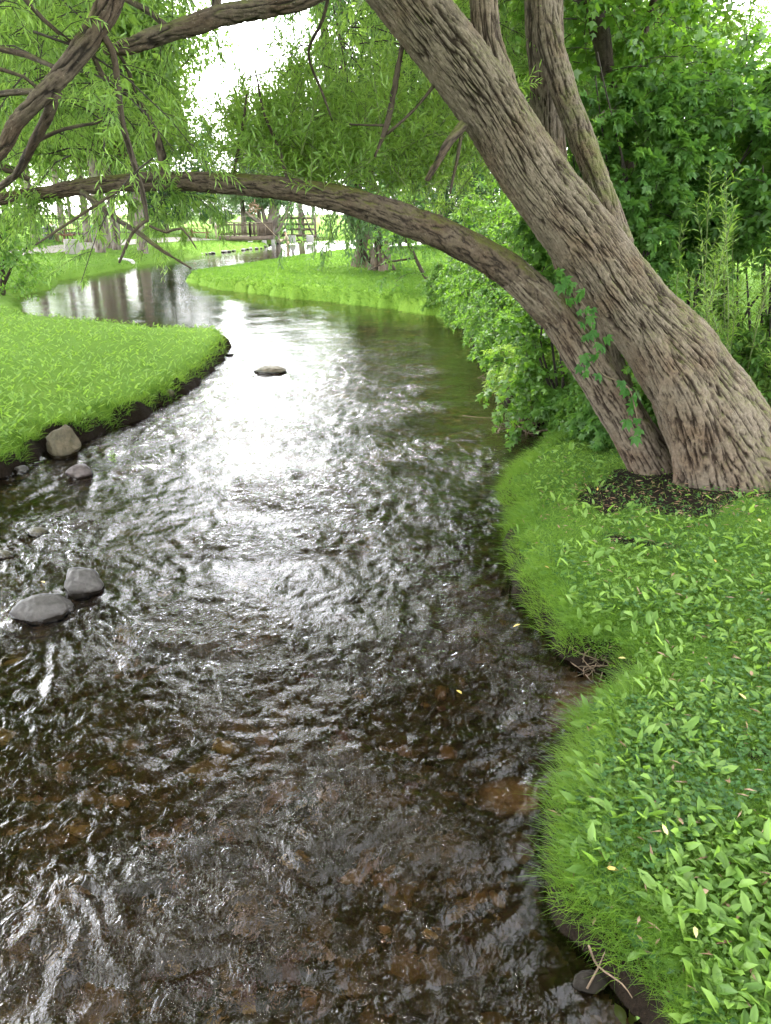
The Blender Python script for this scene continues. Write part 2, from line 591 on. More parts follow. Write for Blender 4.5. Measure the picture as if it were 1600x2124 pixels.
def mat_bed():
    m, nt, out = new_mat('stream bed gravel')
    k = NT(nt)
    pos = k.geo().outputs['Position']
    wob = k.n('VectorMath', {0: pos, 1: k.n('VectorMath', {0: k.n('TexNoise', {'Vector': pos, 'Scale': 9.0}).outputs[1], 1: (.05, .05, .05)}, operation='MULTIPLY').outputs[0]}, operation='ADD').outputs[0]
    cols = [(0, (.010, .008, .005)), (.25, (.024, .017, .010)), (.45, (.050, .033, .017)), (.62, (.016, .015, .010)), (.75, (.075, .045, .02)), (.86, (.03, .022, .02)), (.95, (.14, .085, .032)), (1, (.20, .13, .05))]
    v1 = k.n('TexVoronoi', {'Vector': wob, 'Scale': 9.0}, feature='F1')
    v2 = k.n('TexVoronoi', {'Vector': wob, 'Scale': 26.0}, feature='F1')
    s1 = k.n('SeparateColor', {0: v1.outputs['Color']}).outputs[0]
    s2 = k.n('SeparateColor', {0: v2.outputs['Color']}).outputs[0]
    a = k.ramp(s1, cols)
    b = k.ramp(s2, cols)
    c = k.mix(k.ramp(k.noise(pos, 2.3, 3), [(.4, (.25, .25, .25)), (.65, (.8, .8, .8))]), a, b)
    c = k.mix(k.ramp(k.noise(pos, 1.1, 4), [(.35, (.8, .8, .8)), (.65, (0, 0, 0))]), c, (.012, .010, .006, 1))
    sand = k.attr('sand')
    c = k.mix(sand, c, k.ramp(k.noise(pos, 14, 4), [(.3, (.12, .08, .042)), (.7, (.24, .16, .085))]))
    p = k.n('BsdfPrincipled', {'Base Color': c, 'Roughness': .8, 'Specular IOR Level': .2})
    h = k.math('ADD', v1.outputs['Distance'], k.math('MULTIPLY', v2.outputs['Distance'], .4))
    bn = k.n('Bump', {'Height': h, 'Strength': .8, 'Distance': -.05})
    nt.links.new(bn.outputs[0], p.inputs['Normal'])
    nt.links.new(p.outputs[0], out.inputs[0])
    return m


def mat_water():
    m, nt, out = new_mat('stream water')
    k = NT(nt)
    pos = k.geo().outputs['Position']
    rough = k.attr('chop')
    stretch = k.n('Mapping', {'Vector': pos, 'Scale': (1.0, .75, 1.0)}).outputs[0]
    na = k.noise(stretch, 19, 3, .6, .8)
    nb = k.noise(stretch, 48, 2, .5, .6)
    nc = k.noise(pos, 4.0, 3, .5)
    h = k.math('ADD', k.math('MULTIPLY', na, .018), k.math('MULTIPLY', nb, .005))
    h = k.math('ADD', k.math('MULTIPLY', h, rough), k.math('MULTIPLY', nc, .0035))
    bn = k.n('Bump', {'Height': h, 'Strength': 1.0, 'Distance': 1.0})
    fr = k.n('Fresnel', {'IOR': 1.33, 'Normal': bn.outputs[0]})
    tr = k.n('BsdfRefraction', {'Color': (.66, .575, .46, 1), 'IOR': 1.33, 'Roughness': 0.0, 'Normal': bn.outputs[0]})
    gl = k.n('BsdfGlossy', {'Color': (1, 1, 1, 1), 'Roughness': .035, 'Normal': bn.outputs[0]})
    fac = k.math('MULTIPLY', fr.outputs[0], 1.0, True)
    mx = k.n('MixShader', {0: fac, 1: tr.outputs[0], 2: gl.outputs[0]})
    nt.links.new(mx.outputs[0], out.inputs[0])
    return m


M['ground'] = mat_ground()
M['bed'] = mat_bed()
M['water'] = mat_water()
M['path'] = mat_simple('pale gravel', (.26, .23, .20), .9, .15, 12, .3)

# ------------------------------------------------------------------ terrain: the water's edge as a closed outline
edge_px = [  # (pixel x, pixel y, level) up the right bank, round the head of the stream, down the left bank
    (1340, 2124, 0), (1290, 2080, 0), (1235, 2000, 0), (1165, 1930, 0), (1128, 1870, 0), (1135, 1780, 0), (1125, 1700, 0), (1165, 1600, 0),
    (1175, 1530, 0), (1240, 1480, 0), (1290, 1435, 0), (1255, 1395, 0), (1165, 1375, 0), (1115, 1310, 0), (1075, 1240, 0), (1052, 1180, 0),
    (1040, 1120, 0), (1058, 1085, 0), (1033, 1045, 0), (1045, 1005, 0), (1110, 965, 0), (1165, 935, 0), (1135, 885, 0), (1075, 858, 0),
    (1045, 820, 0), (1010, 770, 0), (985, 700, 0), (930, 662, 0), (870, 650, 0), (800, 638, 0), (740, 632, 0), (690, 626, 0),
    (640, 622, 0), (605, 619, 0), (560, 612, 0), (510, 606, 0), (455, 600, 0), (415, 590, 0), (388, 578, .1), (400, 564, .3),
    (440, 552, .45), (520, 540, .45), (600, 528, .45), (668, 518, .45), (760, 512, .45), (900, 508, .4),
    (1000, 500, 0), (900, 491, 0), (760, 492, 0), (680, 496, 0), (610, 500, 0), (560, 507, 0), (545, 515, 0), (500, 519, 0),
    (430, 527, 0), (400, 532, 0), (350, 541, 0), (300, 549, 0), (250, 558, 0), (190, 570, 0), (130, 580, 0), (100, 600, 0),
    (60, 608, 0), (35, 622, 0), (45, 638, .3), (60, 648, .33), (150, 655, .33), (230, 662, .33), (330, 673, .33), (420, 683, .25), (460, 695, .1), (470, 708, 0), (468, 735, 0),
    (445, 765, 0), (400, 803, 0), (345, 842, 0), (280, 875, 0), (205, 902, 0), (180, 915, 0), (95, 932, 0), (60, 968, 0), (0, 995, 0), (-90, 1030, 0)]
EDGE = [on_level(*e) for e in edge_px]
EDGE += [np.array(p) for p in [(-5.6, 5.5), (-6.2, 3), (-6.5, -2), (-6.5, -12), (1.5, -12), (1.2, -3), (.95, .6)]]
EDGE = np.array(EDGE)


def signed_dist(x, y):
    """>0 on land, <0 in the water"""
    x, y = np.asarray(x, float).ravel(), np.asarray(y, float).ravel()
    d2 = np.full(x.shape, 1e12)
    ins = np.zeros(x.shape, bool)
    A, B = EDGE, np.roll(EDGE, -1, 0)
    for (ax, ay), (bx, by) in zip(A, B):
        ex, ey = bx - ax, by - ay
        t = np.clip(((x - ax) * ex + (y - ay) * ey) / (ex * ex + ey * ey + 1e-12), 0, 1)
        d2 = np.minimum(d2, (x - ax - t * ex) ** 2 + (y - ay - t * ey) ** 2)
        c = (ay > y) != (by > y)
        with np.errstate(divide='ignore', invalid='ignore'):
            ins ^= c & (x < (bx - ax) * (y - ay) / (by - ay if by != ay else 1e-12) + ax)
    d = np.sqrt(d2)
    return np.where(ins, -d, d)


def height(x, y, d=None):
    x, y = np.asarray(x, float), np.asarray(y, float)
    d = signed_dist(x, y).reshape(x.shape) if d is None else d
    wob = .09 * pn(x * 1.9, y * 1.9, None, 3) + .09 * pn(x * 4.5, y * 4.5, None, 4) + .04 * pn(x * 10, y * 10, None, 5)
    de = d + wob * np.clip(1 - np.abs(d) / .6, 0, 1) * np.clip(y / 8, .4, 2.0)
    right_near = sstep(9, 6, y) * sstep(0, .5, x)
    hb = .33 - .10 * right_near + .10 * sstep(20, 24, y) * sstep(-12, -7, x)
    w = .10 + .10 * sstep(24, 40, y)
    land = hb * (1 - np.exp(-np.maximum(de, 0) / w)) + .035 * np.minimum(np.maximum(de, 0), 8) * sstep(.2, 2, de)
    land = land + right_near * .07 * np.minimum(np.maximum(de, 0), 2.5)
    land = land + .012 * np.maximum(y - 38, 0) * sstep(2, 12, de) * sstep(130, 90, y) + .012 * 52 * sstep(90, 130, y) * 0
    land = land + np.where(y >= 90, .5, 0) * 0
    land = land + (.025 * pn(x * .8, y * .8, None, 11) + .012 * pn(x * 3, y * 3, None, 12)) * sstep(.1, .8, de)
    bed = -.05 - .24 * (1 - np.exp(np.minimum(de, 0) / .45)) - .45 * sstep(14, 24, y) * sstep(0, -2, de)
    bed = bed + .05 * pn(x * 1.3, y * 1.3, None, 13) + .02 * pn(x * 5, y * 5, None, 14)
    bed = np.minimum(bed, -.035)
    t = sstep(-.05, .0, de)
    return np.where(de > 0, land + t * 0, bed * sstep(.0, -.06, de) + -.02 * sstep(-.06, 0, de))


def gz(x, y):
    return float(height(np.array([float(x)]), np.array([float(y)]))[0])


def ground_hit(px, py):
    z = .4
    for _ in range(12):
        p = on_level(px, py, z)
        z = .5 * z + .5 * gz(p[0], p[1])
    return np.array([p[0], p[1], z])


def polar_grid(angs, rads):
    A, Rr = np.meshgrid(angs, rads)
    n, m = A.shape
    i = np.arange(n - 1)[:, None] * m
    j = np.arange(m)[None, :]
    j2 = (j + 1) % m
    Q = np.stack([i + j, i + j2, i + m + j2, i + m + j], -1).reshape(-1, 4)
    return (Rr * np.sin(A)).ravel(), (Rr * np.cos(A)).ravel(), Q


def pick(V, Q, keep, attrs):
    Q = Q[keep]
    used, inv = np.unique(Q, return_inverse=True)
    return V[used], inv.reshape(Q.shape), {k: a[used] for k, a in attrs.items()}


deg = math.radians
angs = np.concatenate([np.arange(-36, 36, .3), np.arange(36, 324, 6)]) * math.pi / 180
rads = np.concatenate([[.002, .3, .6], np.exp(np.arange(math.log(.9), math.log(32), .0075)), np.exp(np.arange(math.log(32), math.log(900), .02))])
gx, gy, gq = polar_grid(angs, rads)
gd = signed_dist(gx, gy)
gh = height(gx, gy, gd)
gv = np.stack([gx, gy, gh], -1)
fl_ = sstep(15, 23, gy)
soil = sstep(.16, .04, gd) * sstep(.45, .2, gh) * (1 - fl_)
# bare trodden soil round the willow's foot
TB = ground_hit(1400, 1000)
dt = np.hypot((gx - TB[0] - .1) / 1.15, (gy - TB[1] + .15) / .75)
soil = np.maximum(soil, sstep(1.1, .6, dt + .5 * pn(gx * 3, gy * 3, None, 77)) * .75)
soil = np.maximum(soil, .62 * sstep(.28, .5, pn(gx * 1.6, gy * 1.6, None, 78)) * sstep(9, 7, gy))
far = np.clip(sstep(8, 16, gy) + sstep(-1, -2.5, gx), 0, 1)
sand_d = np.minimum(np.hypot(gx - 1.27, gy - 3.72) / .34, np.hypot(gx - 1.0, gy - 1.85) / .2)
sand_d = np.minimum(sand_d, np.hypot(gx - .62, gy - 3.0) / .15)
sand = sstep(1.2, .5, sand_d + .4 * pn(gx * 4, gy * 4, None, 79))
fc_h = gh[gq].max(1)
V_, Q_, A_ = pick(gv, gq, fc_h > -.021, {'soil': soil, 'far': far})
ground = link('ground', mesh_np('ground', V_, Q_, M['ground'], A_))
tag(ground, kind='structure')
V_, Q_, A_ = pick(gv, gq, fc_h <= -.021, {'sand': sand})
bed = link('stream_bed', mesh_np('stream_bed', V_, Q_, M['bed'], A_))
tag(bed, kind='structure')

# ------------------------------------------------------------------ water surface with real ripples
wang = np.concatenate([np.arange(-33, 33, .19), np.arange(33, 327, 6)]) * math.pi / 180
wrad = np.concatenate([[.002, .4, .8], np.exp(np.arange(math.log(1.1), math.log(70), .0062)), [80, 95]])
wx, wy, wq = polar_grid(wang, wrad)
wd = signed_dist(wx, wy)
chop = sstep(21, 9, wy) * (1 - .75 * sstep(.5, 1.6, wx + (wy - 9) * -.02) * sstep(8.3, 10.5, wy))
chop = np.clip(chop * (.55 + .45 * sstep(.02, -.5, wd)) + .10, .06, 1)
q1 = wx + .25 * pn(wx * 1.5, wy * 1.5, None, 21)
q2 = wy + .25 * pn(wx * 1.5, wy * 1.5, None, 22)
wa = pn(q1 * 2.6, q2 * 3.2, None, 23)
wb = 1 - 2.2 * np.abs(pn(q1 * 4.6, q2 * 6.6, None, 24))
wc = pn(q1 * 9.5, q2 * 13, None, 25)
we = pn(q1 * 19, q2 * 24, None, 26)
patch = .45 + .9 * sstep(-.35, .45, fbm(wx * .8, wy * .8, None, 27, 2))
wz = chop * patch * (.026 * wa + .019 * wb + .012 * wc + .005 * we)
wz = wz + .0015 * pn(wx * 1.1, wy * 2.0, None, 28)
# standing ripples piling up round the stones
for sx_, sy_, sw_ in ((125, 950, 80), (165, 993, 60), (172, 1240, 80), (86, 1290, 110), (78, 1115, 48), (124, 1080, 26), (563, 778, 66), (8, 1160, 44)):
    sp_ = on_level(sx_, sy_, 0)
    sr_ = sw_ * .5 * float(depth_of([sp_[0], sp_[1], 0])) / F
    ds_ = np.hypot((wx - sp_[0]) / 1.0, (wy - sp_[1]) / .8) - sr_
    wz = wz + .014 * np.exp(-np.abs(ds_) / (.5 * sr_ + .05)) * np.cos(ds_ * 42) * sstep(-.1, .0, ds_)
    wk_ = np.exp(-((np.abs(wx - sp_[0]) - sr_ - .25 * np.maximum(sp_[1] - wy, 0)) / .05) ** 2) * sstep(0, .1, sp_[1] - wy) * sstep(1.3, .2, sp_[1] - wy)
    wz = wz + .02 * wk_
V_, Q_, A_ = pick(np.stack([wx, wy, wz], -1), wq, (wd[wq].min(1) < .12), {'chop': chop * patch})
water = link('water', mesh_np('water', V_, Q_, M['water'], A_))
tag(water, kind='structure')


# ------------------------------------------------------------------ leaves
def leaf_kite(P, D, N, L, Wd, fold=.18, droop=.10):
    S = nrm(np.cross(D, N))
    N2 = np.cross(S, D)
    L, Wd = L[:, None], Wd[:, None]
    mid = P + D * L * .45
    V = np.stack([P, mid + S * Wd * .5 + N2 * Wd * fold, P + D * L - N2 * L * droop, mid - S * Wd * .5 + N2 * Wd * fold], 1)
    n = len(P)
    b = np.arange(n)[:, None] * 4
    return V.reshape(-1, 3), np.concatenate([b + [0, 1, 2], b + [0, 2, 3]]), 4


def leaf_broad(P, D, N, L, Wd, fold=.14, droop=.12):
    S = nrm(np.cross(D, N))
    N2 = np.cross(S, D)
    L, Wd = L[:, None], Wd[:, None]
    a, b_ = P + D * L * .28, P + D * L * .68 - N2 * L * droop * .4
    V = np.stack([P, a + S * Wd * .46 + N2 * Wd * fold, b_ + S * Wd * .40 + N2 * Wd * fold, P + D * L - N2 * L * droop,
                  b_ - S * Wd * .40 + N2 * Wd * fold, a - S * Wd * .46 + N2 * Wd * fold], 1)
    n = len(P)
    b = np.arange(n)[:, None] * 6
    return V.reshape(-1, 3), np.concatenate([b + [0, 1, 2, 3], b + [0, 3, 4, 5]]), 6


def leaf_hand(P, D, N, L, Wd, fold=.12, droop=.15):
    """five spread leaflets"""
    S = nrm(np.cross(D, N))
    Vs, Fs, o = [], [], 0
    for ang, sc in ((0, 1), (.62, .88), (-.62, .88), (1.35, .62), (-1.35, .62)):
        d = nrm(D * math.cos(ang) + S * math.sin(ang) - N * .12 * abs(ang))
        V, Fc, k = leaf_kite(P, d, N, L * sc, Wd * sc * .48, fold, droop)
        Vs.append(V.reshape(-1, 4, 3))
        o += 1
    n = len(P)
    V = np.concatenate(Vs, 1)
    b = np.arange(n)[:, None] * 20
    T = np.concatenate([b + np.array([0, 1, 2]) + 4 * i for i in range(5)] + [b + np.array([0, 2, 3]) + 4 * i for i in range(5)])
    return V.reshape(-1, 3), T, 20


def leaf_lobed(P, D, N, L, Wd, fold=.1, droop=.12):
    """maple-like: three pointed lobes"""
    S = nrm(np.cross(D, N))
    N2 = np.cross(S, D)
    shp = [(0, 0, 0), (.16, .34, .05), (.45, .62, .0), (.50, .24, .06), (1.0, 0, -.1), (.50, -.24, .06), (.45, -.62, .0), (.16, -.34, .05)]
    V = np.stack([P + D * (a * L)[:, None] + S * (b * Wd)[:, None] + N2 * (c * L)[:, None] for a, b, c in shp], 1)
    n = len(P)
    b = np.arange(n)[:, None] * 8
    return V.reshape(-1, 3), np.concatenate([b + t for t in ([0, 1, 3], [1, 2, 3], [0, 3, 4], [0, 4, 5], [0, 5, 7], [5, 6, 7])]), 8


LEAF = {'kite': leaf_kite, 'broad': leaf_broad, 'hand': leaf_hand, 'lobed': leaf_lobed}


def unit_rand(n):
    return nrm(rng.normal(size=(n, 3)))


def sprays(S, D, L, nleaf, LL, LW, droop=.35, kind='kite', spread=.75, hang=.25, flat=0.0):
    """leaves along twigs. S starts (N,3), D directions, L lengths -> leaf geometry + twig geometry"""
    n = len(S)
    t = (np.arange(nleaf) + rng.random((n, nleaf))) / nleaf * .95 + .05
    down = np.array([0, 0, -1.0])
    L3 = L[:, None, None]
    tt = t[..., None]
    bend = nrm(rng.normal(size=(n, 3)))[:, None, :] * .12
    pos = S[:, None] + D[:, None] * tt * L3 + (down * droop + bend) * L3 * tt ** 2
    tan = nrm(D[:, None] + (down * droop + bend) * 2 * tt)
    a = nrm(np.cross(tan, np.array([.3, .2, 1.0])))
    b = np.cross(tan, a)
    ph = np.arange(nleaf)[None, :] * 2.4 + rng.random((n, 1)) * 6.28
    perp = a * np.cos(ph)[..., None] + b * np.sin(ph)[..., None]
    if flat:
        sg = np.where(np.arange(nleaf) % 2 == 0, 1., -1.)[None, :, None]
        perp = perp * (1 - flat) + a * sg * flat
    ld = nrm(tan * (1 - spread * .6) + perp * spread + down * hang + rng.normal(size=pos.shape) * .15)
    side = nrm(np.cross(ld, np.array([0, 0, 1.0]) + rng.normal(size=pos.shape) * .45))
    nn = np.cross(side, ld)
    sz = (1.05 - .4 * t) * (.75 + .5 * rng.random(t.shape))
    V, Fc, k = LEAF[kind](pos.reshape(-1, 3), ld.reshape(-1, 3), nn.reshape(-1, 3), (LL * sz).ravel(), (LW * sz).ravel())
    tint = np.clip(rng.normal(.42, .2, t.shape) + .22 * t, 0, 1).ravel()
    tint = np.repeat(tint, k)
    # twigs: thin three-sided stems
    K = 4
    ts = np.linspace(0, 1, K)[None, :, None]
    C = S[:, None] + D[:, None] * ts * L3 + (down * droop + bend) * L3 * ts ** 2
    ctan = nrm(D[:, None] + (down * droop + bend) * 2 * ts)
    ca = nrm(np.cross(ctan, np.array([.31, .17, .9])))
    cb = np.cross(ctan, ca)
    rad = (L3 * .0055 + .0012) * (1.0 - .75 * ts)
    ring = np.stack([C + rad * (ca * math.cos(x) + cb * math.sin(x)) for x in (0, 2.094, 4.189)], 2)
    base = (np.arange(n)[:, None, None] * K + np.arange(K - 1)[None, :, None]) * 3
    j = np.arange(3)[None, None, :]
    Q = np.stack([base + j, base + (j + 1) % 3, base + 3 + (j + 1) % 3, base + 3 + j], -1).reshape(-1, 4)
    return V, Fc, tint, ring.reshape(-1, 3), Q


class Fol:
    """gathers foliage and twigs of one plant"""
    def __init__(s):
        s.V, s.F, s.t, s.n = [], [], [], 0
        s.tw = MB()

    def add(s, res):
        V, Fc, t, tv, tq = res
        s.V.append(V)
        s.F.append(Fc + s.n)
        s.t.append(t)
        s.n += len(V)
        s.tw.add(tv, tq)

    def build(s, parent, mat, twmat, name='foliage', twname='twigs'):
        by = {}
        for f in s.F:
            by.setdefault(f.shape[1], []).append(f)
        me = mesh_np(name, np.concatenate(s.V), [np.concatenate(v) for v in by.values()], mat, {'tint': np.concatenate(s.t)}, smooth=False)
        o = tag(link(name, me, parent), kind='stuff')
        w = tag(s.tw.build(twname, twmat, parent, smooth=True), kind='stuff')
        return o, w


def zone_pts(n, px, py, Y):
    x = rng.uniform(*px, n)
    y = rng.uniform(*py, n)
    return at(x, y, rng.uniform(*Y, n))


def boughs(fol, starts, nb_twig, nleaf, LL, LW, bl=(.5, 1.1), tl=(.25, .5), up=.2, droop=.5, kind='kite', out=None, spread=.7, hang=.3, twig_droop=.4, flat=0.):
    """short arching boughs each carrying twigs carrying leaves"""
    n = len(starts)
    D = rng.normal(size=(n, 3)) * [1, 1, .45] + [0, 0, up]
    if out is not None:
        D = D * .6 + out
    D = nrm(D)
    L = rng.uniform(*bl, n)
    t = (np.arange(nb_twig) + rng.random((n, nb_twig))) / nb_twig
    dn = np.array([0, 0, -1.0])
    tt = t[..., None]
    P = starts[:, None] + D[:, None] * tt * L[:, None, None] + dn * droop * L[:, None, None] * tt ** 2
    tan = nrm(D[:, None] + dn * droop * 2 * tt)
    td = nrm(tan * .6 + nrm(rng.normal(size=P.shape)) * .75 + [0, 0, up * .5])
    tL = rng.uniform(*tl, P.shape[:2]) * (1.1 - .4 * t)
    fol.add(sprays(P.reshape(-1, 3), td.reshape(-1, 3), tL.ravel(), nleaf, LL, LW, twig_droop, kind, spread, hang, flat))
    # the bough stems themselves
    K = 5
    ts = np.linspace(0, 1, K)[None, :, None]
    C = starts[:, None] + D[:, None] * ts * L[:, None, None] + dn * droop * L[:, None, None] * ts ** 2
    ct = nrm(D[:, None] + dn * droop * 2 * ts)
    ca = nrm(np.cross(ct, np.array([.31, .17, .9])))
    cb = np.cross(ct, ca)
    rad = (L[:, None, None] * .007 + .001) * (1 - .7 * ts)
    ring = np.stack([C + rad * (ca * math.cos(x) + cb * math.sin(x)) for x in (0, 1.571, 3.142, 4.712)], 2)
    base = (np.arange(n)[:, None, None] * K + np.arange(K - 1)[None, :, None]) * 4
    j = np.arange(4)[None, None, :]
    Q = np.stack([base + j, base + (j + 1) % 4, base + 4 + (j + 1) % 4, base + 4 + j], -1).reshape(-1, 4)
    fol.tw.add(ring.reshape(-1, 3), Q)


def shrub(name, label, cat, base, r, h, nb, kind, LL, LW, leafmat, group=None, nstem=6, nt=7, nl=9, stemmat=None, up=.25, droop=.45, lean=(0, 0), z0=0.0):
    """rounded bush: stems fan from the base, boughs fill the shell of its volume"""
    base = np.asarray(base, float)
    root = tag(empty(name, tuple(base)), label, cat, group)
    st = MB()
    for i in range(nstem):
        a = rng.uniform(0, 6.28)
        rr = r * rng.uniform(.25, .75)
        tip = np.array([math.cos(a) * rr + lean[0], math.sin(a) * rr + lean[1], h * rng.uniform(.55, .95)])
        mid = tip * [.35, .35, .55] + rng.normal(size=3) * [.12, .12, .05] * h ** .5
        st.tube([np.array([math.cos(a) * .04, math.sin(a) * .04, -.08]), mid, tip], np.array([.016, .011, .004]) * (h / 1.5) ** .5, 6, .12)
    st.build('stem', stemmat or M['twig'], root, smooth=True)
    f = Fol()
    u = unit_rand(nb)
    u[:, 2] = np.abs(u[:, 2]) * 1.0 - .12
    rad = rng.uniform(.45, .95, nb)[:, None] ** .7
    S = u * rad * [r, r, (h - z0) * .9] + np.array([0, 0, h * .06 + z0])
    S[:, :2] += np.outer(S[:, 2] / h, np.asarray(lean))
    out = nrm(u * [1, 1, .5]) * .8
    boughs(f, S, nt, nl, LL, LW, (.15 * r + .1, .3 * r + .2), (.10 + .05 * r, .2 + .12 * r), up, droop, kind, out)
    f.build(root, leafmat, stemmat or M['twig'])
    return root


# ------------------------------------------------------------------ the leaning willow on the right bank
def px_path(lst):
    """(px, py, width_px, Y) -> points and radii in metres"""
    P = np.array([at(a, b, y) for a, b, w, y in lst])
    r = np.array([w for _, _, w, _ in lst]) * .5 * depth_of(P) / F
    return P, r


willow = tag(empty('willow_tree', (TB[0], TB[1], TB[2])),
             'big willow leaning over the stream from the right bank, thick furrowed grey-brown trunk', 'tree')


def local(P, root):
    return P - np.array(root.location)


def wtube(lst, name='branch', mat='bark_dark', seg=16, step=.05, cw=.035, asp=3.5, amp=.006, seed=1, lump=.08, root=None, twist=0., extra=None):
    root = root or willow
    P, r = px_path(lst)
    r = r * .87
    return bark_tube(name, local(P, root), r, seg, step, M[mat], root, cw, asp, amp, seed, lump, twist, extra)


def flare(PH, S, Rr, P):
    zz = P[..., 2]
    lob = .5 + .35 * np.cos(5 * PH + 1.2) + .3 * np.cos(3 * PH + .4)
    return Rr * .26 * np.exp(-np.maximum(zz + .02, 0) / .22) * lob + Rr * .06 * np.cos(2 * PH + 1.0 + S * .7)


trunk_px = [(1605, 1085, 285, 6.6), (1545, 985, 255, 6.58), (1472, 856, 224, 6.55), (1417, 762, 190, 6.53), (1320, 643, 154, 6.5), (1226, 515, 144, 6.48),
            (1110, 369, 139, 6.45), (1012, 213, 136, 6.42), (898, 67, 140, 6.4), (810, -45, 140, 6.4),
            (700, -190, 122, 6.35), (600, -330, 104, 6.2), (500, -480, 80, 6.0), (400, -620, 56, 5.8)]
wtube(trunk_px, 'trunk', 'bark', 280, .010, .024, 9.0, .023, 5, .06, None, .22, flare)
wtube([(1310, 640, 40, 6.4), (1360, 722, 92, 6.36), (1412, 800, 120, 6.33), (1444, 880, 132, 6.34), (1464, 950, 136, 6.38), (1478, 1015, 150, 6.42)],
      'buttress', 'bark', 150, .011, .024, 9.0, .021, 15, .09, None, -.12, lambda PH, S, Rr, P: Rr * .16 * np.exp(-np.maximum(P[..., 2], 0) / .2) * (.5 + .5 * np.cos(4 * PH)))
wtube([(1510, 930, 40, 6.5), (1550, 945, 90, 6.35), (1590, 965, 105, 6.25), (1640, 985, 110, 6.2), (1700, 1040, 90, 6.2)], 'root', 'bark', 80, .014, .05, 4, .018, 25, .14)
wtube([(1000, -130, 62, 6.45), (1004, 0, 62, 6.45), (1010, 80, 66, 6.45), (1030, 150, 72, 6.46), (1064, 240, 66, 6.46), (1108, 325, 46, 6.46)], 'branch', 'bark', 110, .013, .028, 8, .014, 35, .05)
# the long limb that arches across the stream
limb_px = [(1380, 1010, 104, 6.9), (1343, 945, 98, 6.85), (1286, 850, 95, 6.8), (1220, 748, 90, 6.75), (1156, 655, 80, 6.7), (1067, 570, 74, 6.65), (962, 507, 70, 6.6), (850, 459, 67, 6.6),
           (730, 419, 60, 6.65), (600, 393, 50, 6.7), (480, 381, 45, 6.75), (340, 376, 40, 6.8), (200, 384, 34, 6.8), (100, 400, 30, 6.8), (0, 413, 25, 6.8), (-140, 440, 18, 6.8)]
P, r = px_path(limb_px)
r = r * .9
Pl = local(P, willow)
bark_tube('branch', Pl[:6], r[:6], 110, .012, M['bark'], willow, .026, 8, .015, 45, .07, .1)
bark_tube('branch', Pl[4:], r[4:] * .985, 80, .014, M['bark_limb'], willow, .022, 4, .010, 55, .09, .1)
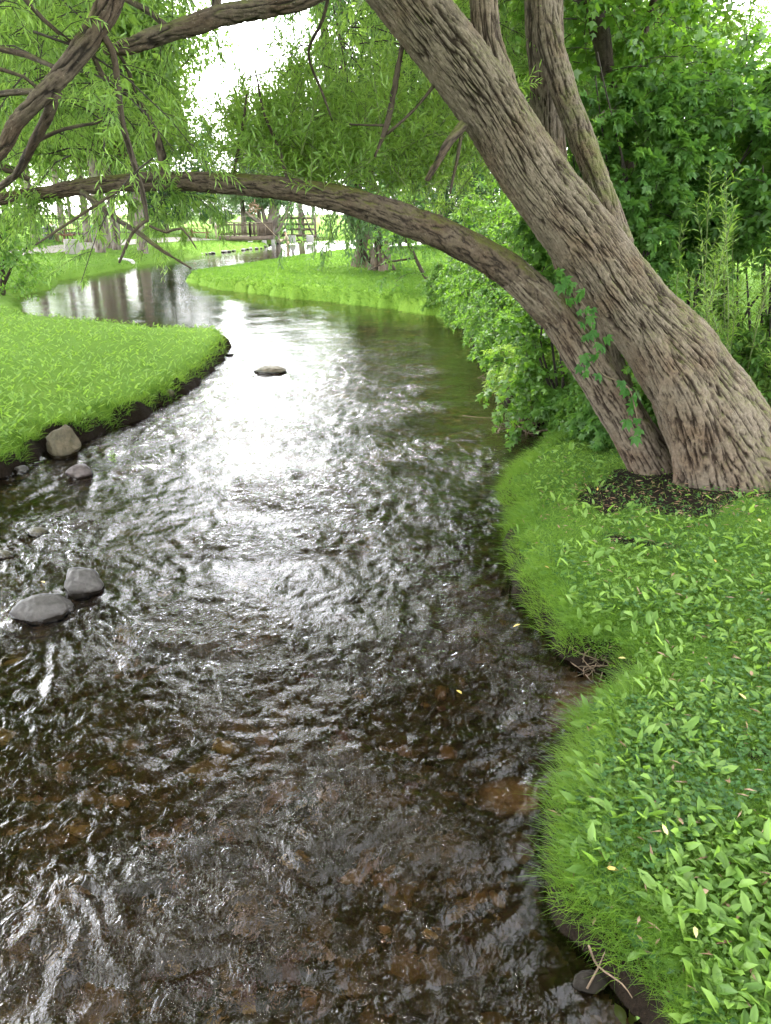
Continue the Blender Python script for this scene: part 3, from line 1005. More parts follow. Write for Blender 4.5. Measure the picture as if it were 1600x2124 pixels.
# upper limbs
wtube([(800, -150, 60, 6.2), (720, -60, 52, 6.1), (640, -5, 40, 6.0), (560, 14, 42, 5.95), (460, 33, 44, 5.9), (400, 52, 42, 5.85), (330, 73, 38, 5.8), (270, 95, 34, 5.75), (218, 107, 16, 5.75)],
      'branch', 'bark_upper', 60, .016, .04, 3, .012, 65, .1)
wtube([(560, -430, 80, 5.9), (430, -300, 78, 5.6), (320, -160, 76, 5.4), (250, -50, 60, 5.3), (222, 20, 54, 5.25), (186, 80, 48, 5.2), (132, 150, 42, 5.15), (85, 200, 36, 5.1), (32, 258, 31, 5.1), (5, 310, 28, 5.1), (-50, 360, 24, 5.1)],
      'branch', 'bark_upper', 60, .016, .045, 3.2, .013, 75, .12)
B = [  # thinner branches
    [(205, 60, 16, 5.2), (235, 112, 14, 5.25), (247, 200, 14, 5.3), (256, 262, 13, 5.35), (276, 330, 12, 5.4), (296, 400, 10, 5.4), (306, 460, 8, 5.4)],
    [(306, 455, 8, 5.4), (276, 482, 8, 5.4), (263, 508, 7, 5.4), (248, 545, 5, 5.4)],
    [(170, 398, 12, 6.6), (205, 425, 13, 6.4), (248, 458, 12, 6.2), (290, 485, 10, 6.0), (330, 515, 8, 5.9), (370, 540, 5, 5.85), (398, 557, 2.5, 5.8)],
    [(310, 468, 6, 5.4), (345, 482, 6, 5.4), (378, 474, 5, 5.4), (408, 515, 2.5, 5.4)],
    [(270, 378, 8, 6.0), (200, 425, 7, 5.9), (140, 464, 6, 5.8), (74, 508, 4, 5.7)],
    [(345, 368, 23, 6.8), (332, 305, 19, 6.8), (312, 252, 17, 6.75), (280, 205, 15, 6.7), (240, 180, 13, 6.6), (212, 155, 13, 6.5), (190, 105, 11, 6.4)],
    [(282, 205, 9, 6.7), (268, 150, 9, 6.6), (245, 110, 8, 6.5)],
    [(118, 190, 26, 5.15), (95, 250, 24, 5.2), (62, 310, 20, 5.3), (36, 358, 16, 5.4), (-10, 396, 13, 5.5)],
    [(62, 303, 9, 5.3), (112, 275, 9, 5.4), (180, 258, 8, 5.5), (205, 252, 7, 5.5), (246, 219, 5, 5.5)],
    [(95, 192, 15, 5.15), (60, 190, 14, 5.2), (-20, 196, 13, 5.3)],
    [(85, 190, 10, 5.15), (50, 160, 9, 5.1), (-10, 140, 9, 5.0)],
    [(115, 140, 10, 5.2), (60, 116, 12, 5.3), (-20, 96, 13, 5.4)],
    [(150, 90, 9, 5.2), (92, 42, 10, 5.1), (45, -10, 11, 5.0)],
    [(345, 55, 14, 5.8), (312, 26, 13, 5.8), (255, -5, 12, 5.8)],
    [(485, 378, 9, 6.8), (494, 315, 8, 6.8), (505, 255, 7, 6.8), (512, 196, 4, 6.8)],
    [(600, 385, 7, 6.8), (575, 300, 7, 6.8), (548, 235, 6, 6.8), (535, 170, 4, 6.8), (522, 110, 2, 6.8)],
    [(835, 92, 10, 6.4), (818, 185, 15, 6.4), (803, 258, 13, 6.4), (778, 325, 4, 6.4)],
    [(905, 172, 8, 6.4), (855, 232, 7, 6.4), (803, 278, 6, 6.4)],
    [(805, 260, 6, 6.4), (725, 258, 4, 6.4)],
    [(962, 258, 23, 6.3), (930, 298, 20, 6.2), (908, 335, 17, 6.15), (886, 374, 10, 6.1)],
    [(958, 275, 9, 6.3), (949, 330, 8, 6.25), (940, 368, 7, 6.2), (934, 402, 4, 6.2)],
    [(448, 22, 22, 5.9), (452, -30, 22, 5.9), (470, -120, 20, 6.0)],
    [(690, -50, 9, 6.1), (670, 40, 8, 6.2), (640, 110, 6, 6.4), (668, 190, 5, 6.5), (690, 250, 3, 6.6)],
    [(60, 372, 12, 6.5), (20, 352, 16, 6.4), (-40, 345, 18, 6.3)],
    [(1200, -20, 40, 9.2), (1235, 30, 44, 9.2), (1246, 90, 30, 9.1), (1250, 160, 14, 9.1)],
]
for i, b in enumerate(B[:-1]):
    wmax = max(q[2] for q in b)
    wtube(b, 'branch', 'bark_dark' if wmax < 18 else 'bark_upper', 10 if wmax < 12 else 20, .06 if wmax < 12 else .03, .03, 4, .0035 if wmax < 12 else .006, 100 + i, .1)

wf = Fol()
o3 = np.array(willow.location)


def wz_(n, px, py, Y, **kw):
    boughs(wf, zone_pts(n, px, py, Y) - o3, **kw)


WL = dict(nb_twig=9, nleaf=20, LL=.085, LW=.016)
wz_(115, (-110, 262), (-120, 345), (6.0, 11.0), droop=.55, hang=.45, **WL)
wz_(9, (-60, 330), (-60, 330), (4.9, 6.0), droop=.6, hang=.45, **WL)
wz_(15, (20, 400), (385, 425), (6.5, 8.0), droop=.5, hang=.5, bl=(.25, .5), tl=(.2, .35), up=-.1, **WL)
wz_(34, (590, 810), (-80, 230), (7.0, 10.0), droop=.6, hang=.5, **WL)
wz_(3, (340, 580), (-90, 60), (6.5, 9.0), droop=.6, hang=.5, bl=(.3, .6), **WL)
wz_(55, (780, 1000), (0, 330), (8.0, 11.0), droop=.5, hang=.4, **WL)
wz_(26, (1020, 1120), (-80, 330), (8.8, 12.0), droop=.5, hang=.4, **WL)


def wbox(n, xr, yr, zr, **kw):
    boughs(wf, np.stack([rng.uniform(*xr, n), rng.uniform(*yr, n), rng.uniform(*zr, n)], -1) - o3, **kw)


# unseen crown boughs shaped to block reflected sky: dense at left, open mid stream
CAN = dict(nb_twig=10, nleaf=14, LL=.23, LW=.085, bl=(.9, 1.7), tl=(.4, .8), droop=.55, hang=.4)
nC = 1500
cx_, cy_, cz_ = rng.uniform(-8.5, 1.0, nC), rng.uniform(7.5, 14, nC), rng.uniform(4.6, 11.5, nC)
sl_, az_ = (cz_ - CAMZ) / cy_, cx_ / cy_
ok_ = (sl_ > .36) & ~((az_ > -.23) & (az_ < -.01) & (sl_ < .47))
C_ = np.stack([cx_, cy_, cz_], -1)[ok_][:520]
boughs(wf, C_ - o3, **CAN)
wbox(330, (-8, 1.3), (.5, 8.0), (8.6, 11.0), **CAN)
wbox(120, (.8, 3.2), (8.5, 13), (5.8, 9.5), **CAN)
wbox(90, (1.2, 2.4), (3, 8), (8.8, 10.8), **CAN)
wf.build(willow, M['leaf_willow'], M['twig_dark'])
# bright upright young growth standing on the arching limb
wf = Fol()
WS = dict(nb_twig=7, nleaf=16, LL=.105, LW=.019)
wz_(26, (330, 600), (250, 372), (6.6, 8.0), up=.8, droop=.15, hang=.0, bl=(.3, .7), twig_droop=.15, **WS)
wz_(110, (560, 960), (240, 420), (6.6, 8.6), up=.9, droop=.1, hang=-.05, bl=(.3, .8), twig_droop=.12, **WS)
wf.build(willow, M['leaf_shoot'], M['green_stem'], 'young_shoots', 'shoot_stems')

# ------------------------------------------------------------------ second willow stem behind
w2p = ground_hit(1190, 870)
willow2 = tag(empty('willow_tree', tuple(w2p)), 'upright furrowed tree trunk rising behind the big leaning willow', 'tree')
wtube([(1120, -260, 80, 8.3), (1126, -80, 90, 8.4), (1130, 60, 88, 8.5), (1134, 150, 80, 8.5), (1137, 260, 76, 8.5), (1152, 420, 80, 8.5), (1205, 600, 88, 8.5), (1275, 860, 110, 8.5)], 'trunk', 'bark', 110, .016, .03, 8, .015, 205, .06, willow2)
wtube([(1120, -30, 50, 8.35), (1142, 90, 60, 8.25), (1172, 195, 58, 8.1), (1202, 275, 58, 7.8), (1230, 350, 56, 7.5), (1258, 425, 56, 7.2), (1290, 510, 56, 6.9)], 'stem', 'bark', 84, .015, .028, 8, .013, 215, .05, willow2)
f2 = Fol()
boughs(f2, zone_pts(26, (900, 1350), (-500, -60), (7.5, 11)) - w2p, droop=.5, hang=.4, **WL)
boughs(f2, zone_pts(8, (1040, 1200), (-80, 260), (9, 11)) - w2p, droop=.5, hang=.4, **WL)
f2.build(willow2, M['leaf_willow'], M['twig_dark'])

# ------------------------------------------------------------------ creeper on the willow
vine = tag(empty('creeper_vine', tuple(at(1230, 680, 6.05))), 'five-fingered creeper climbing between the two willow trunks', 'vine')
vo = np.array(vine.location)
vst = MB()
vp = [at(x, y, Y) for x, y, Y in ((1330, 910, 6.0), (1318, 850, 6.0), (1300, 800, 6.02), (1245, 770, 6.1), (1232, 690, 6.05), (1215, 640, 6.08), (1190, 610, 6.15))]
vst.tube(np.array(vp) - vo, [.005] * len(vp), 5, .04)
vst.build('stem', M['twig'], vine, smooth=True)
hv, hf, hk = leaf_hand(np.zeros((1, 3)), np.array([[0, 0, -1.0]]), np.array([[0, -1.0, 0.15]]) / 1.01, np.array([.10]), np.array([.10]))
hand_mes = []
for i in range(3):
    hand_mes.append(mesh_np('creeper_leaf', hv * (1 + .1 * i) + rng.normal(size=hv.shape) * .003, [hf], M['vine'], {'tint': np.full(len(hv), .35 + .2 * i)}, smooth=False))
for x, y in ((1195, 618), (1215, 640), (1206, 668), (1232, 672), (1222, 690), (1258, 698), (1244, 712), (1210, 735), (1222, 752), (1205, 760), (1240, 775), (1300, 805), (1312, 822), (1308, 850), (1322, 868), (1330, 890), (1318, 905), (1180, 600), (1190, 585), (1172, 575), (1208, 600), (1225, 655), (1180, 620), (1200, 645), (1228, 640), (1240, 690), (1250, 722), (1235, 735), (1214, 770), (1290, 790), (1320, 835), (1300, 870), (1165, 590), (1160, 560), (1215, 700)):
    o = link('leaf', hand_mes[R.randrange(3)], vine)
    o.location = Vector(at(x, y, 5.95 + R.uniform(0, .1))) - vine.location
    o.rotation_euler = (R.uniform(-.8, .4), R.uniform(-.9, .9), R.uniform(-.9, .9))
    s_ = R.uniform(.5, .95)
    o.scale = (s_, s_, s_)

# ------------------------------------------------------------------ thicket behind the willow on the right
def gp(x, y):
    return np.array([x, y, gz(x, y) - .02])


TH = [  # label, x, y, r, h, z0, boughs, kind, LL, LW, mat
    ('dark five-leaved creeper heaped over a bush behind the upright trunk', 2.55, 8.9, .95, 4.0, 1.6, 110, 'hand', .11, .11, 'leaf_creeper'),
    ('dense dark bush with lobed leaves right of the creeper mound', 3.75, 9.3, 1.15, 3.9, 1.9, 130, 'lobed', .10, .10, 'leaf_creeper'),
    ('tall maple-like bush reaching the right frame edge', 5.0, 9.6, 1.35, 4.1, 1.9, 140, 'lobed', .11, .11, 'leaf_maple'),
    ('dark-stemmed shrub with the bright field showing between its stems', 4.2, 8.4, .85, 2.9, 1.75, 70, 'broad', .09, .06, 'leaf_creeper'),
    ('low broad-leaved bush just behind the trunk among the pale shoots', 3.35, 8.1, .7, 1.75, .15, 80, 'broad', .085, .05, 'leaf_shrub'),
    ('low maple-leaved bush at the right edge under the dark stems', 4.7, 8.4, .8, 1.6, .1, 80, 'lobed', .09, .085, 'leaf_maple'),
    ('leafy shrub low at the right edge beside the willow trunk', 4.0, 7.3, .62, 1.35, .1, 60, 'broad', .085, .05, 'leaf_shrub'),
    ('mid-green bush filling the gap under the arching limb', 3.0, 11.6, 1.1, 2.9, .2, 120, 'broad', .09, .055, 'leaf_shrub'),
    ('bright bush between the arching limb and the leaning trunk', 2.25, 9.4, .8, 2.2, .1, 80, 'lobed', .09, .085, 'leaf_maple'),
    ('tall loose bush rising behind the dead branch', 2.7, 14.8, 1.3, 3.8, .3, 140, 'broad', .10, .05, 'leaf_shrub'),
    ('tall pale-leaved bush right of the loose bush, seen over the arching limb', 3.6, 13.0, 1.3, 3.9, .3, 150, 'broad', .11, .045, 'leaf_maple'),
    ('bushy growth farther back at the left end of the bank thicket', 2.75, 19.0, 1.35, 3.6, .4, 120, 'broad', .12, .06, 'leaf_maple'),
    ('broad bush closing the view behind the leaning trunk', 4.6, 15.5, 1.8, 4.6, .6, 150, 'broad', .13, .08, 'leaf_shrub'),
]
for lab, x, y, r_, h_, z0, nb, kd, LL, LW, mt in TH:
    shrub('thicket_bush', lab, 'bush', gp(x, y), r_, h_, nb, kd, LL, LW, M[mt], 'bushes behind the willow', 9, 7, 8, M['twig_dark'], .2, .4, z0=z0)
# the maple above
mp = gp(4.6, 10.6)
maple = tag(empty('maple_tree', tuple(mp)), 'broad-leaved tree with dark limbs at the upper right against the sky', 'tree')
for lst in ([(1330, 560, 34, 10.6), (1300, 330, 34, 10.6), (1262, 160, 34, 10.4), (1238, 40, 46, 10.2), (1190, -60, 50, 10.0)],
            [(1300, 300, 20, 10.6), (1328, 100, 18, 10.5), (1352, 20, 18, 10.4), (1380, -80, 16, 10.4)]):
    wtube(lst, 'trunk' if lst[0][2] > 30 else 'branch', 'bark_dark', 24, .05, .04, 3.5, .008, 305, .1, maple)
Pm, rm_ = px_path([(1330, 560, 34, 10.6)])
fm = Fol()
boughs(fm, zone_pts(60, (1180, 1440), (-160, 150), (9.6, 12.0)) - mp, 7, 8, .12, .125, kind='lobed', droop=.4)
boughs(fm, zone_pts(16, (1440, 1640), (60, 260), (9.6, 12.0)) - mp, 7, 8, .12, .125, kind='lobed', droop=.4)
fm.build(maple, M['leaf_maple'], M['twig_dark'])

# pale young willow shoots standing in front of the thicket
for i in range(30):
    y = rng.uniform(7.1, 8.2)
    x = rng.uniform(.0, 1.0) * 1.6 + 2.7 + (y - 7) * .25
    if i > 23:
        x = rng.uniform(3.2, 4.2)
        y = rng.uniform(7.0, 7.6)
    b = gp(x, y)
    hh = rng.uniform(1.6, 2.7) if i <= 23 else rng.uniform(.9, 1.4)
    root = tag(empty('willow_shoot', tuple(b)), 'slender pale-green willow shoot standing in front of the dark thicket', 'shoot', 'willow shoots in front of the thicket')
    lean = rng.normal(size=2) * .22
    st = MB()
    tip = np.array([lean[0], lean[1], hh])
    st.tube([np.array([0, 0, -.05]), tip * [.35, .35, .5], tip], [.008, .006, .002], 5, .1)
    st.build('stem', M['green_stem'], root, smooth=True)
    f = Fol()
    n = 7
    t = rng.uniform(.25, .85, n)
    S = tip * np.stack([t ** 1.4, t ** 1.4, t], -1)
    D = nrm(np.stack([rng.normal(size=n) * .5 + lean[0], rng.normal(size=n) * .5, rng.uniform(.7, 1.4, n)], -1))
    S = np.vstack([S, tip * [.8, .8, .86]])
    D = np.vstack([D, nrm(tip)])
    f.add(sprays(S, D, rng.uniform(.3, .6, n + 1), 16, .105, .02, .12, 'kite', .7, .05))
    f.build(root, M['leaf_shoot'], M['green_stem'])

# ------------------------------------------------------------------ bushes and herbs along the right bank
BK = [(905, 632, .6, 1.3, 'broad', 'leaf_shrub', 'leafy bush at the far end of the right bank bushes, below the arching limb'),
      (960, 655, .6, 1.1, 'broad', 'leaf_shrub', 'rounded bank bush with oval leaves overhanging the dark water'),
      (1003, 690, .75, 1.15, 'broad', 'leaf_creeper', 'dark bushy clump where the dark pool narrows'),
      (1035, 745, .60, .95, 'broad', 'leaf_shrub', 'trailing bank bush above the brownish dry roots'),
      (1062, 800, .48, .75, 'kite', 'leaf_shoot', 'yellowish-green low bush nearest the dry roots at the waterline'),
      (1120, 800, .55, 1.0, 'kite', 'leaf_shoot', 'narrow-leaved upright herb clump left of the arching limb'),
      (1120, 845, .42, .60, 'broad', 'leaf_shrub', 'leafy clump over the twig debris'),
      (1185, 880, .42, .62, 'hand', 'leaf_shrub', 'five-leaved creeper clump at the foot of the arching limb'),
      (1240, 925, .34, .48, 'hand', 'leaf_creeper', 'low creeper clump beside the base of the thinner trunk'),
      (1195, 815, .6, 1.0, 'broad', 'leaf_shrub', 'leafy bush pressed against the underside of the arching limb'),
      (1145, 770, .6, 1.15, 'broad', 'leaf_creeper', 'dark bush behind the narrow-leaved herb clump'),
      (1215, 900, .4, .7, 'broad', 'leaf_shrub', 'small oval-leaved bush between the creeper clumps'),
      (1085, 715, .75, 1.4, 'broad', 'leaf_maple', 'lighter green bush behind the trailing bank bush'),
      (1050, 660, .9, 1.7, 'broad', 'leaf_shrub', 'taller bank bush under the middle of the arching limb'),
      (1150, 720, .8, 1.5, 'broad', 'leaf_shrub', 'shady bush in the angle between the two willow trunks')]
for x, y, r_, h_, kd, mt, lab in BK:
    p = on_level(x, y, .25)
    p[0] += r_ * .6
    LLW = {'broad': (.075, .045), 'kite': (.10, .022), 'hand': (.10, .10)}[kd]
    shrub('bank_bush', lab, 'bush', gp(*p), r_, h_, int(75 * r_ / .6), kd, *LLW, M[mt], 'bushes along the right bank', 6, 7, 9, M['twig'], .15 if kd != 'kite' else .7, .5, lean=(-.25 * r_, -.1))

# sapling leaning at the lawn edge
sp = ground_hit(905, 600)
sap = tag(empty('sapling', tuple(sp)), 'thin forked sapling leaning left at the edge of the sunlit lawn', 'sapling')
wtube([(912, 610, 11, sp[1]), (880, 570, 9, sp[1]), (850, 510, 8, sp[1]), (825, 465, 6, sp[1]), (805, 430, 3, sp[1])], 'trunk', 'bark_dark', 8, .2, .1, 4, .004, 401, .08, sap)
wtube([(862, 535, 6, sp[1]), (800, 545, 5, sp[1]), (770, 560, 2, sp[1])], 'branch', 'bark_dark', 6, .2, .1, 4, .003, 402, .08, sap)
fs = Fol()
boughs(fs, zone_pts(26, (770, 905), (420, 600), (sp[1] - 1, sp[1] + 1)) - sp, 5, 8, .13, .07, kind='broad', bl=(.5, 1.0), tl=(.3, .6))
fs.build(sap, M['leaf_shrub'], M['twig_dark'])

# ------------------------------------------------------------------ far trees
def leaf_cloud(cl, cr, n_per, LL, LW, kind='broad', flat=.6):
    """leaves spread through clumps: cl centres (m,3), cr radii (m,)"""
    m = len(cl)
    u = unit_rand(m * n_per)
    rr = rng.random(m * n_per) ** .45
    P = np.repeat(cl, n_per, 0) + u * (rr * np.repeat(cr, n_per))[:, None] * [1, 1, flat]
    D = nrm(u * .7 + rng.normal(size=P.shape) * .6 + [0, 0, -.35])
    N = nrm(np.array([0, 0, 1.0]) + rng.normal(size=P.shape) * .6)
    s_ = rng.uniform(.7, 1.3, len(P))
    V, Fc, k = LEAF[kind](P, D, N, LL * s_, LW * s_)
    t = np.clip(rng.normal(.45, .2, len(P)), 0, 1)
    return V, Fc, np.repeat(t, k)


def make_broadtree(Ht, cr, z0, trunk_r, nclump, n_per, LL, mat, bark, lean=0.0):
    """returns part meshes of one broad-leaved tree"""
    mb_ = tube_geo([(0, 0, -.3), (lean * .3, 0, Ht * .25), (lean * .7, 0, Ht * .55), (lean, 0, Ht * .85)], [trunk_r * 1.25, trunk_r * .9, trunk_r * .55, trunk_r * .15], 18, .3, bark_disp(.12, 4, .02, int(Ht * 10), .08))
    tm = mesh_np('trunk', mb_[0], [mb_[1], mb_[2]], M[bark], {'cav': mb_[3]})
    u = unit_rand(nclump)
    rad = rng.uniform(.3, 1, nclump) ** .5
    c = u * rad[:, None] * [cr, cr, (Ht - z0) / 2] + [lean * .8, 0, z0 + (Ht - z0) / 2]
    c[:, :2] *= (1 - .35 * sstep(.6, 1.0, (c[:, 2:3] - z0) / (Ht - z0)))
    lb = MB()
    for q in c[::3]:
        zb = z0 * .8 + (q[2] - z0) * .45
        st_ = np.array([lean * zb / Ht, 0, max(zb, Ht * .2)])
        lb.tube([st_, (st_ + q) / 2 + [0, 0, .15], q], [trunk_r * .3, trunk_r * .18, .02], 6, .5)
    lm = lb.mesh('limb', M['twig'], True)
    V, Fc, t = leaf_cloud(c, rng.uniform(.28, .45, nclump) * cr, n_per, LL, LL * .55)
    fm_ = mesh_np('foliage', V, [Fc], M[mat], {'tint': t}, smooth=False)
    return tm, lm, fm_


def make_conifer(Ht, cr, z0, trunk_r, mat, nwhorl=26, nbr=9):
    mb_ = tube_geo([(0, 0, -.3), (0, 0, Ht * .4), (0, 0, Ht)], [trunk_r, trunk_r * .65, .03], 14, .4, bark_disp(.12, 4, .02, int(Ht * 7), .08))
    tm = mesh_np('trunk', mb_[0], [mb_[1], mb_[2]], M['bark_grey'], {'cav': mb_[3]})
    S, D, L = [], [], []
    lb = MB()
    for i in range(nwhorl):
        z = z0 + (Ht - z0) * (i / nwhorl) ** .9
        ln = cr * (1 - (z - z0) / (Ht - z0)) ** .8 * rng.uniform(.75, 1.1) + .2
        for j in range(nbr):
            a = rng.uniform(0, 6.28)
            d = np.array([math.cos(a), math.sin(a), rng.uniform(-.25, .15)])
            l2 = ln * rng.uniform(.7, 1.1)
            lb.tube([np.array([0, 0, z]), np.array([0, 0, z]) + d * l2 * .5 + [0, 0, .02], np.array([0, 0, z]) + d * l2 - [0, 0, .18 * l2]], [.035, .02, .006], 4, .8)
            for q in np.linspace(.15, 1.0, max(3, int(l2 * 5))):
                S.append(np.array([0, 0, z]) + d * l2 * q - [0, 0, .18 * l2 * q * q])
                sd = nrm(np.array([-d[1], d[0], 0]) * rng.uniform(-1, 1) + d * .6 + [0, 0, -.15])
                D.append(sd)
                L.append(.55 * (1.1 - .6 * q) * min(1.2, ln / 2 + .3))
    S, D, L = np.array(S), np.array(D), np.array(L)
    V, Fc, t, tv, tq = sprays(S, D, L, 7, .26, .075, .5, 'kite', .55, .35)
    fm_ = mesh_np('foliage', V, [Fc], M[mat], {'tint': t}, smooth=False)
    return tm, lb.mesh('limb', M['twig'], True), fm_


def place_tree(meshes, x, y, sc, rz, label, group, name='tree', z=None, sz=None, cat='tree'):
    r_ = tag(empty(name, (x, y, gz(x, y) - .05 if z is None else z), rz), label, cat, group)
    r_.scale = (sc, sc, sz or sc)
    link('trunk', meshes[0], r_)
    link('limbs', meshes[1], r_)['kind'] = 'stuff'
    o = link('crown', meshes[2], r_)
    o['kind'] = 'stuff'
    return r_


BT = [make_broadtree(16, 4.6, 4.4, .21, 95, 190, .24, 'leaf_far', 'bark_grey', .3),
      make_broadtree(19, 5.2, 5.0, .24, 110, 190, .26, 'leaf_far', 'bark_grey', -.5),
      make_broadtree(11, 4.4, 1.2, .2, 80, 190, .26, 'leaf_far_dark', 'bark_grey', .2)]
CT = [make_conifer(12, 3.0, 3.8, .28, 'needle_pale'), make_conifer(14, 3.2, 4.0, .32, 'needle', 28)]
# park trees on the left bank, trunks seen across the stream
for px, py, Y, k, sc, rz, lab in (
        (72, 497, 50, 0, .95, .3, 'grey-trunked park tree beside the black barrel at the far left'),
        (184, 497, 54, 1, .9, 1.7, 'slim grey trunk rising behind the wooden fence, right of the seated person'),
        (207, 509, 46, 1, 1.0, 3.9, 'leaning pale trunk beside the white stone slab'),
        (224, 503, 50, 0, .9, 2.6, 'darker trunk close behind the leaning pale trunk'),
        (242, 504, 49, 0, 1.05, 4.4, 'straight pale trunk with flared foot left of the hanging branch'),
        (296, 507, 47, 1, .95, 5.3, 'pale trunk half hidden by the hanging willow sprays'),
        (20, 480, 60, 1, 1.05, .9, 'park tree at the far left edge behind the dark shrub'),
        (130, 470, 66, 0, 1.1, 2.0, 'tree with a crown above the fence behind the picnic tables'),
        (345, 470, 70, 2, 1.0, 2.0, 'bushy dark-green tree left of the sky gap'),
        (275, 465, 80, 1, 1.1, 4.0, 'tall tree showing behind the pale trunks')):
    x = float(at(px, py, Y)[0])
    place_tree(BT[k], x, Y, sc, rz, lab, 'park trees across the stream')
for x, y, k, sc, lab in ((-11.5, 19.5, 1, .92, 'tall tree at the left edge with its crown above the dark shrub'), (-15.5, 27, 1, 1.0, 'tall crown behind the left edge tree'), (-18, 35, 0, 1.15, 'tall tree between the left edge and the pale trunks'),
                          (5.2, 21, 1, .72, 'tall tree behind the thicket at the right'), (14, 19, 0, 1.0, 'tall tree at the right edge behind the maple'), (4.3, 29, 1, .95, 'tall tree rising behind the arching limb bushes'), (3.0, 44, 1, 1.1, 'tall tree far behind the bushes on the meadow side'),
                          (-9, -6, 1, .9, 'unseen tall tree added behind the viewpoint on the left bank to block sky'), (6.5, -6, 1, .9, 'unseen tall tree added behind the viewpoint on the right bank to block sky'), (-1.5, -15, 0, 1.1, 'unseen tall tree added straight behind the viewpoint to block sky')):  # these three are unseen, added to keep sky out of the water reflections
    place_tree(BT[k], x, y, sc, y * 1.7, lab, 'tall trees along the stream')
# conifers round the footbridge
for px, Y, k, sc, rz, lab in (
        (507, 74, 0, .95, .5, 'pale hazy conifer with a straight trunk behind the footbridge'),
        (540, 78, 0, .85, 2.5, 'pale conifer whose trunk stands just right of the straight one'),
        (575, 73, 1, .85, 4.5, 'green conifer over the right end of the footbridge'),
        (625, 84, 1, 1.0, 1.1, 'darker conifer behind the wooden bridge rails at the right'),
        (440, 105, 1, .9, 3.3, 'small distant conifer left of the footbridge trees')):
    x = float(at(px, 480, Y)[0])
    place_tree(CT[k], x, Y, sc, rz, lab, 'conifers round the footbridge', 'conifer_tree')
# leaning multi-stem trunk beside the bridge
mp2 = ground_hit(566, 496)
Yv = 70.0
vt = tag(empty('many_stemmed_tree', tuple(np.append(at(560, 495, Yv)[:2], gz(*at(560, 495, Yv)[:2])))), 'thick many-stemmed trunk spreading like a fan beside the footbridge', 'tree')
for lst in ([(560, 497, 30, Yv), (562, 465, 22, Yv), (566, 440, 18, Yv), (570, 400, 12, Yv)], [(556, 497, 18, Yv), (545, 470, 12, Yv), (525, 452, 9, Yv), (510, 440, 6, Yv)],
            [(556, 495, 16, Yv), (550, 460, 11, Yv), (545, 435, 9, Yv), (540, 410, 6, Yv)], [(566, 495, 18, Yv), (583, 465, 12, Yv), (595, 440, 9, Yv), (606, 415, 6, Yv)]):
    wtube(lst, 'trunk' if lst[0][2] > 20 else 'stem', 'bark_grey', 12, .4, .12, 4, .02, 501, .08, vt)
V, Fc, t = leaf_cloud(zone_pts(22, (515, 625), (390, 418), (Yv - 2, Yv + 2)) - np.array(vt.location), np.full(22, 1.0), 160, .3, .1, 'kite')
tag(link('crown', mesh_np('crown', V, [Fc], M['needle'], {'tint': t}, smooth=False), vt), kind='stuff')
V, Fc, t = leaf_cloud(zone_pts(2, (526, 530), (426, 436), (Yv - 2.5, Yv - 2.3)) - np.array(vt.location), np.full(2, .35), 50, .25, .08, 'kite', 1.2)
tag(link('dead_spray', mesh_np('dead_spray', V, [Fc], M['dead_brown'], {'tint': t}, smooth=False), vt), kind='stuff')
vt.children[-1]['label'] = 'dead reddish-brown spray hanging above the footbridge'

# cedars with flared trunks on the lawn tongue
CED = [((757, 553), 40, 'left of the two flared cedar trunks on the lawn tongue', 1.0), ((792, 561), 36, 'reddish flared cedar trunk just right of its twin on the lawn tongue', .85)]
for (px, py), w, lab, q in CED:
    b = ground_hit(px, py)
    t_ = tag(empty('cedar_tree', tuple(b)), lab, 'tree', 'cedars on the lawn tongue')
    Y = b[1]
    top = (px - 757) * .3 + 690
    ex = lambda PH, S, Rr, P: Rr * .9 * np.exp(-np.maximum(P[..., 2], 0) / .5) * (.45 + .4 * np.cos(4 * PH) + .25 * np.cos(7 * PH))
    wtube([(px + 2, py + 14, w * 1.05, Y), (px, py - 10, w, Y), (px - 2, py - 60, w * .85, Y), (px - 15, py - 150, w * .7, Y), (px - 40, py - 260, w * .62, Y), (px - 75, py - 400, w * .5, Y), (px - 90, py - 600, w * .35, Y), (px - 95, py - 800, 6, Y)],
          'trunk', 'bark', 40, .12, .16, 5, .05, 520 + int(px), .08, t_, .2, ex)
    n = 130
    f = Fol()
    zz = zone_pts(n, (600 if q == 1 else 660, 850 if q == 1 else 930), (-700, 400), (Y - 2.5, Y + 2.5))
    boughs(f, zz - b, 11, 9, .30, .07, bl=(1.6, 3.0), tl=(.7, 1.3), up=0., droop=.45, kind='kite', hang=.35, twig_droop=.35)
    zz = zone_pts(14, (690, 850), (385, 450), (Y - 2.5, Y + 1.5))
    boughs(f, zz - b, 11, 9, .28, .07, bl=(1.2, 2.2), tl=(.6, 1.1), up=-.1, droop=.5, kind='kite', hang=.4, twig_droop=.4)
    f.build(t_, M['needle'], M['twig_dark'])

# low bushy trees along the meadow on the right
for px, Y, sc, lab in ((830, 48, .55, 'low bushy tree on the meadow behind the cedars'), (930, 44, .6, 'low bushy tree seen over the arching limb'), (1030, 50, .65, 'low bushy tree behind the bank thicket'),
                       (1330, 46, .6, 'low bushy tree across the meadow behind the willow shoots'), (1450, 42, .6, 'low bushy tree across the meadow, left of the frame edge'), (1570, 45, .65, 'low bushy tree across the meadow at the right edge')):
    place_tree(BT[2], float(at(px, 470, Y)[0]), Y, sc, px * .01, lab, 'low trees on the meadow', sz=sc * .8)
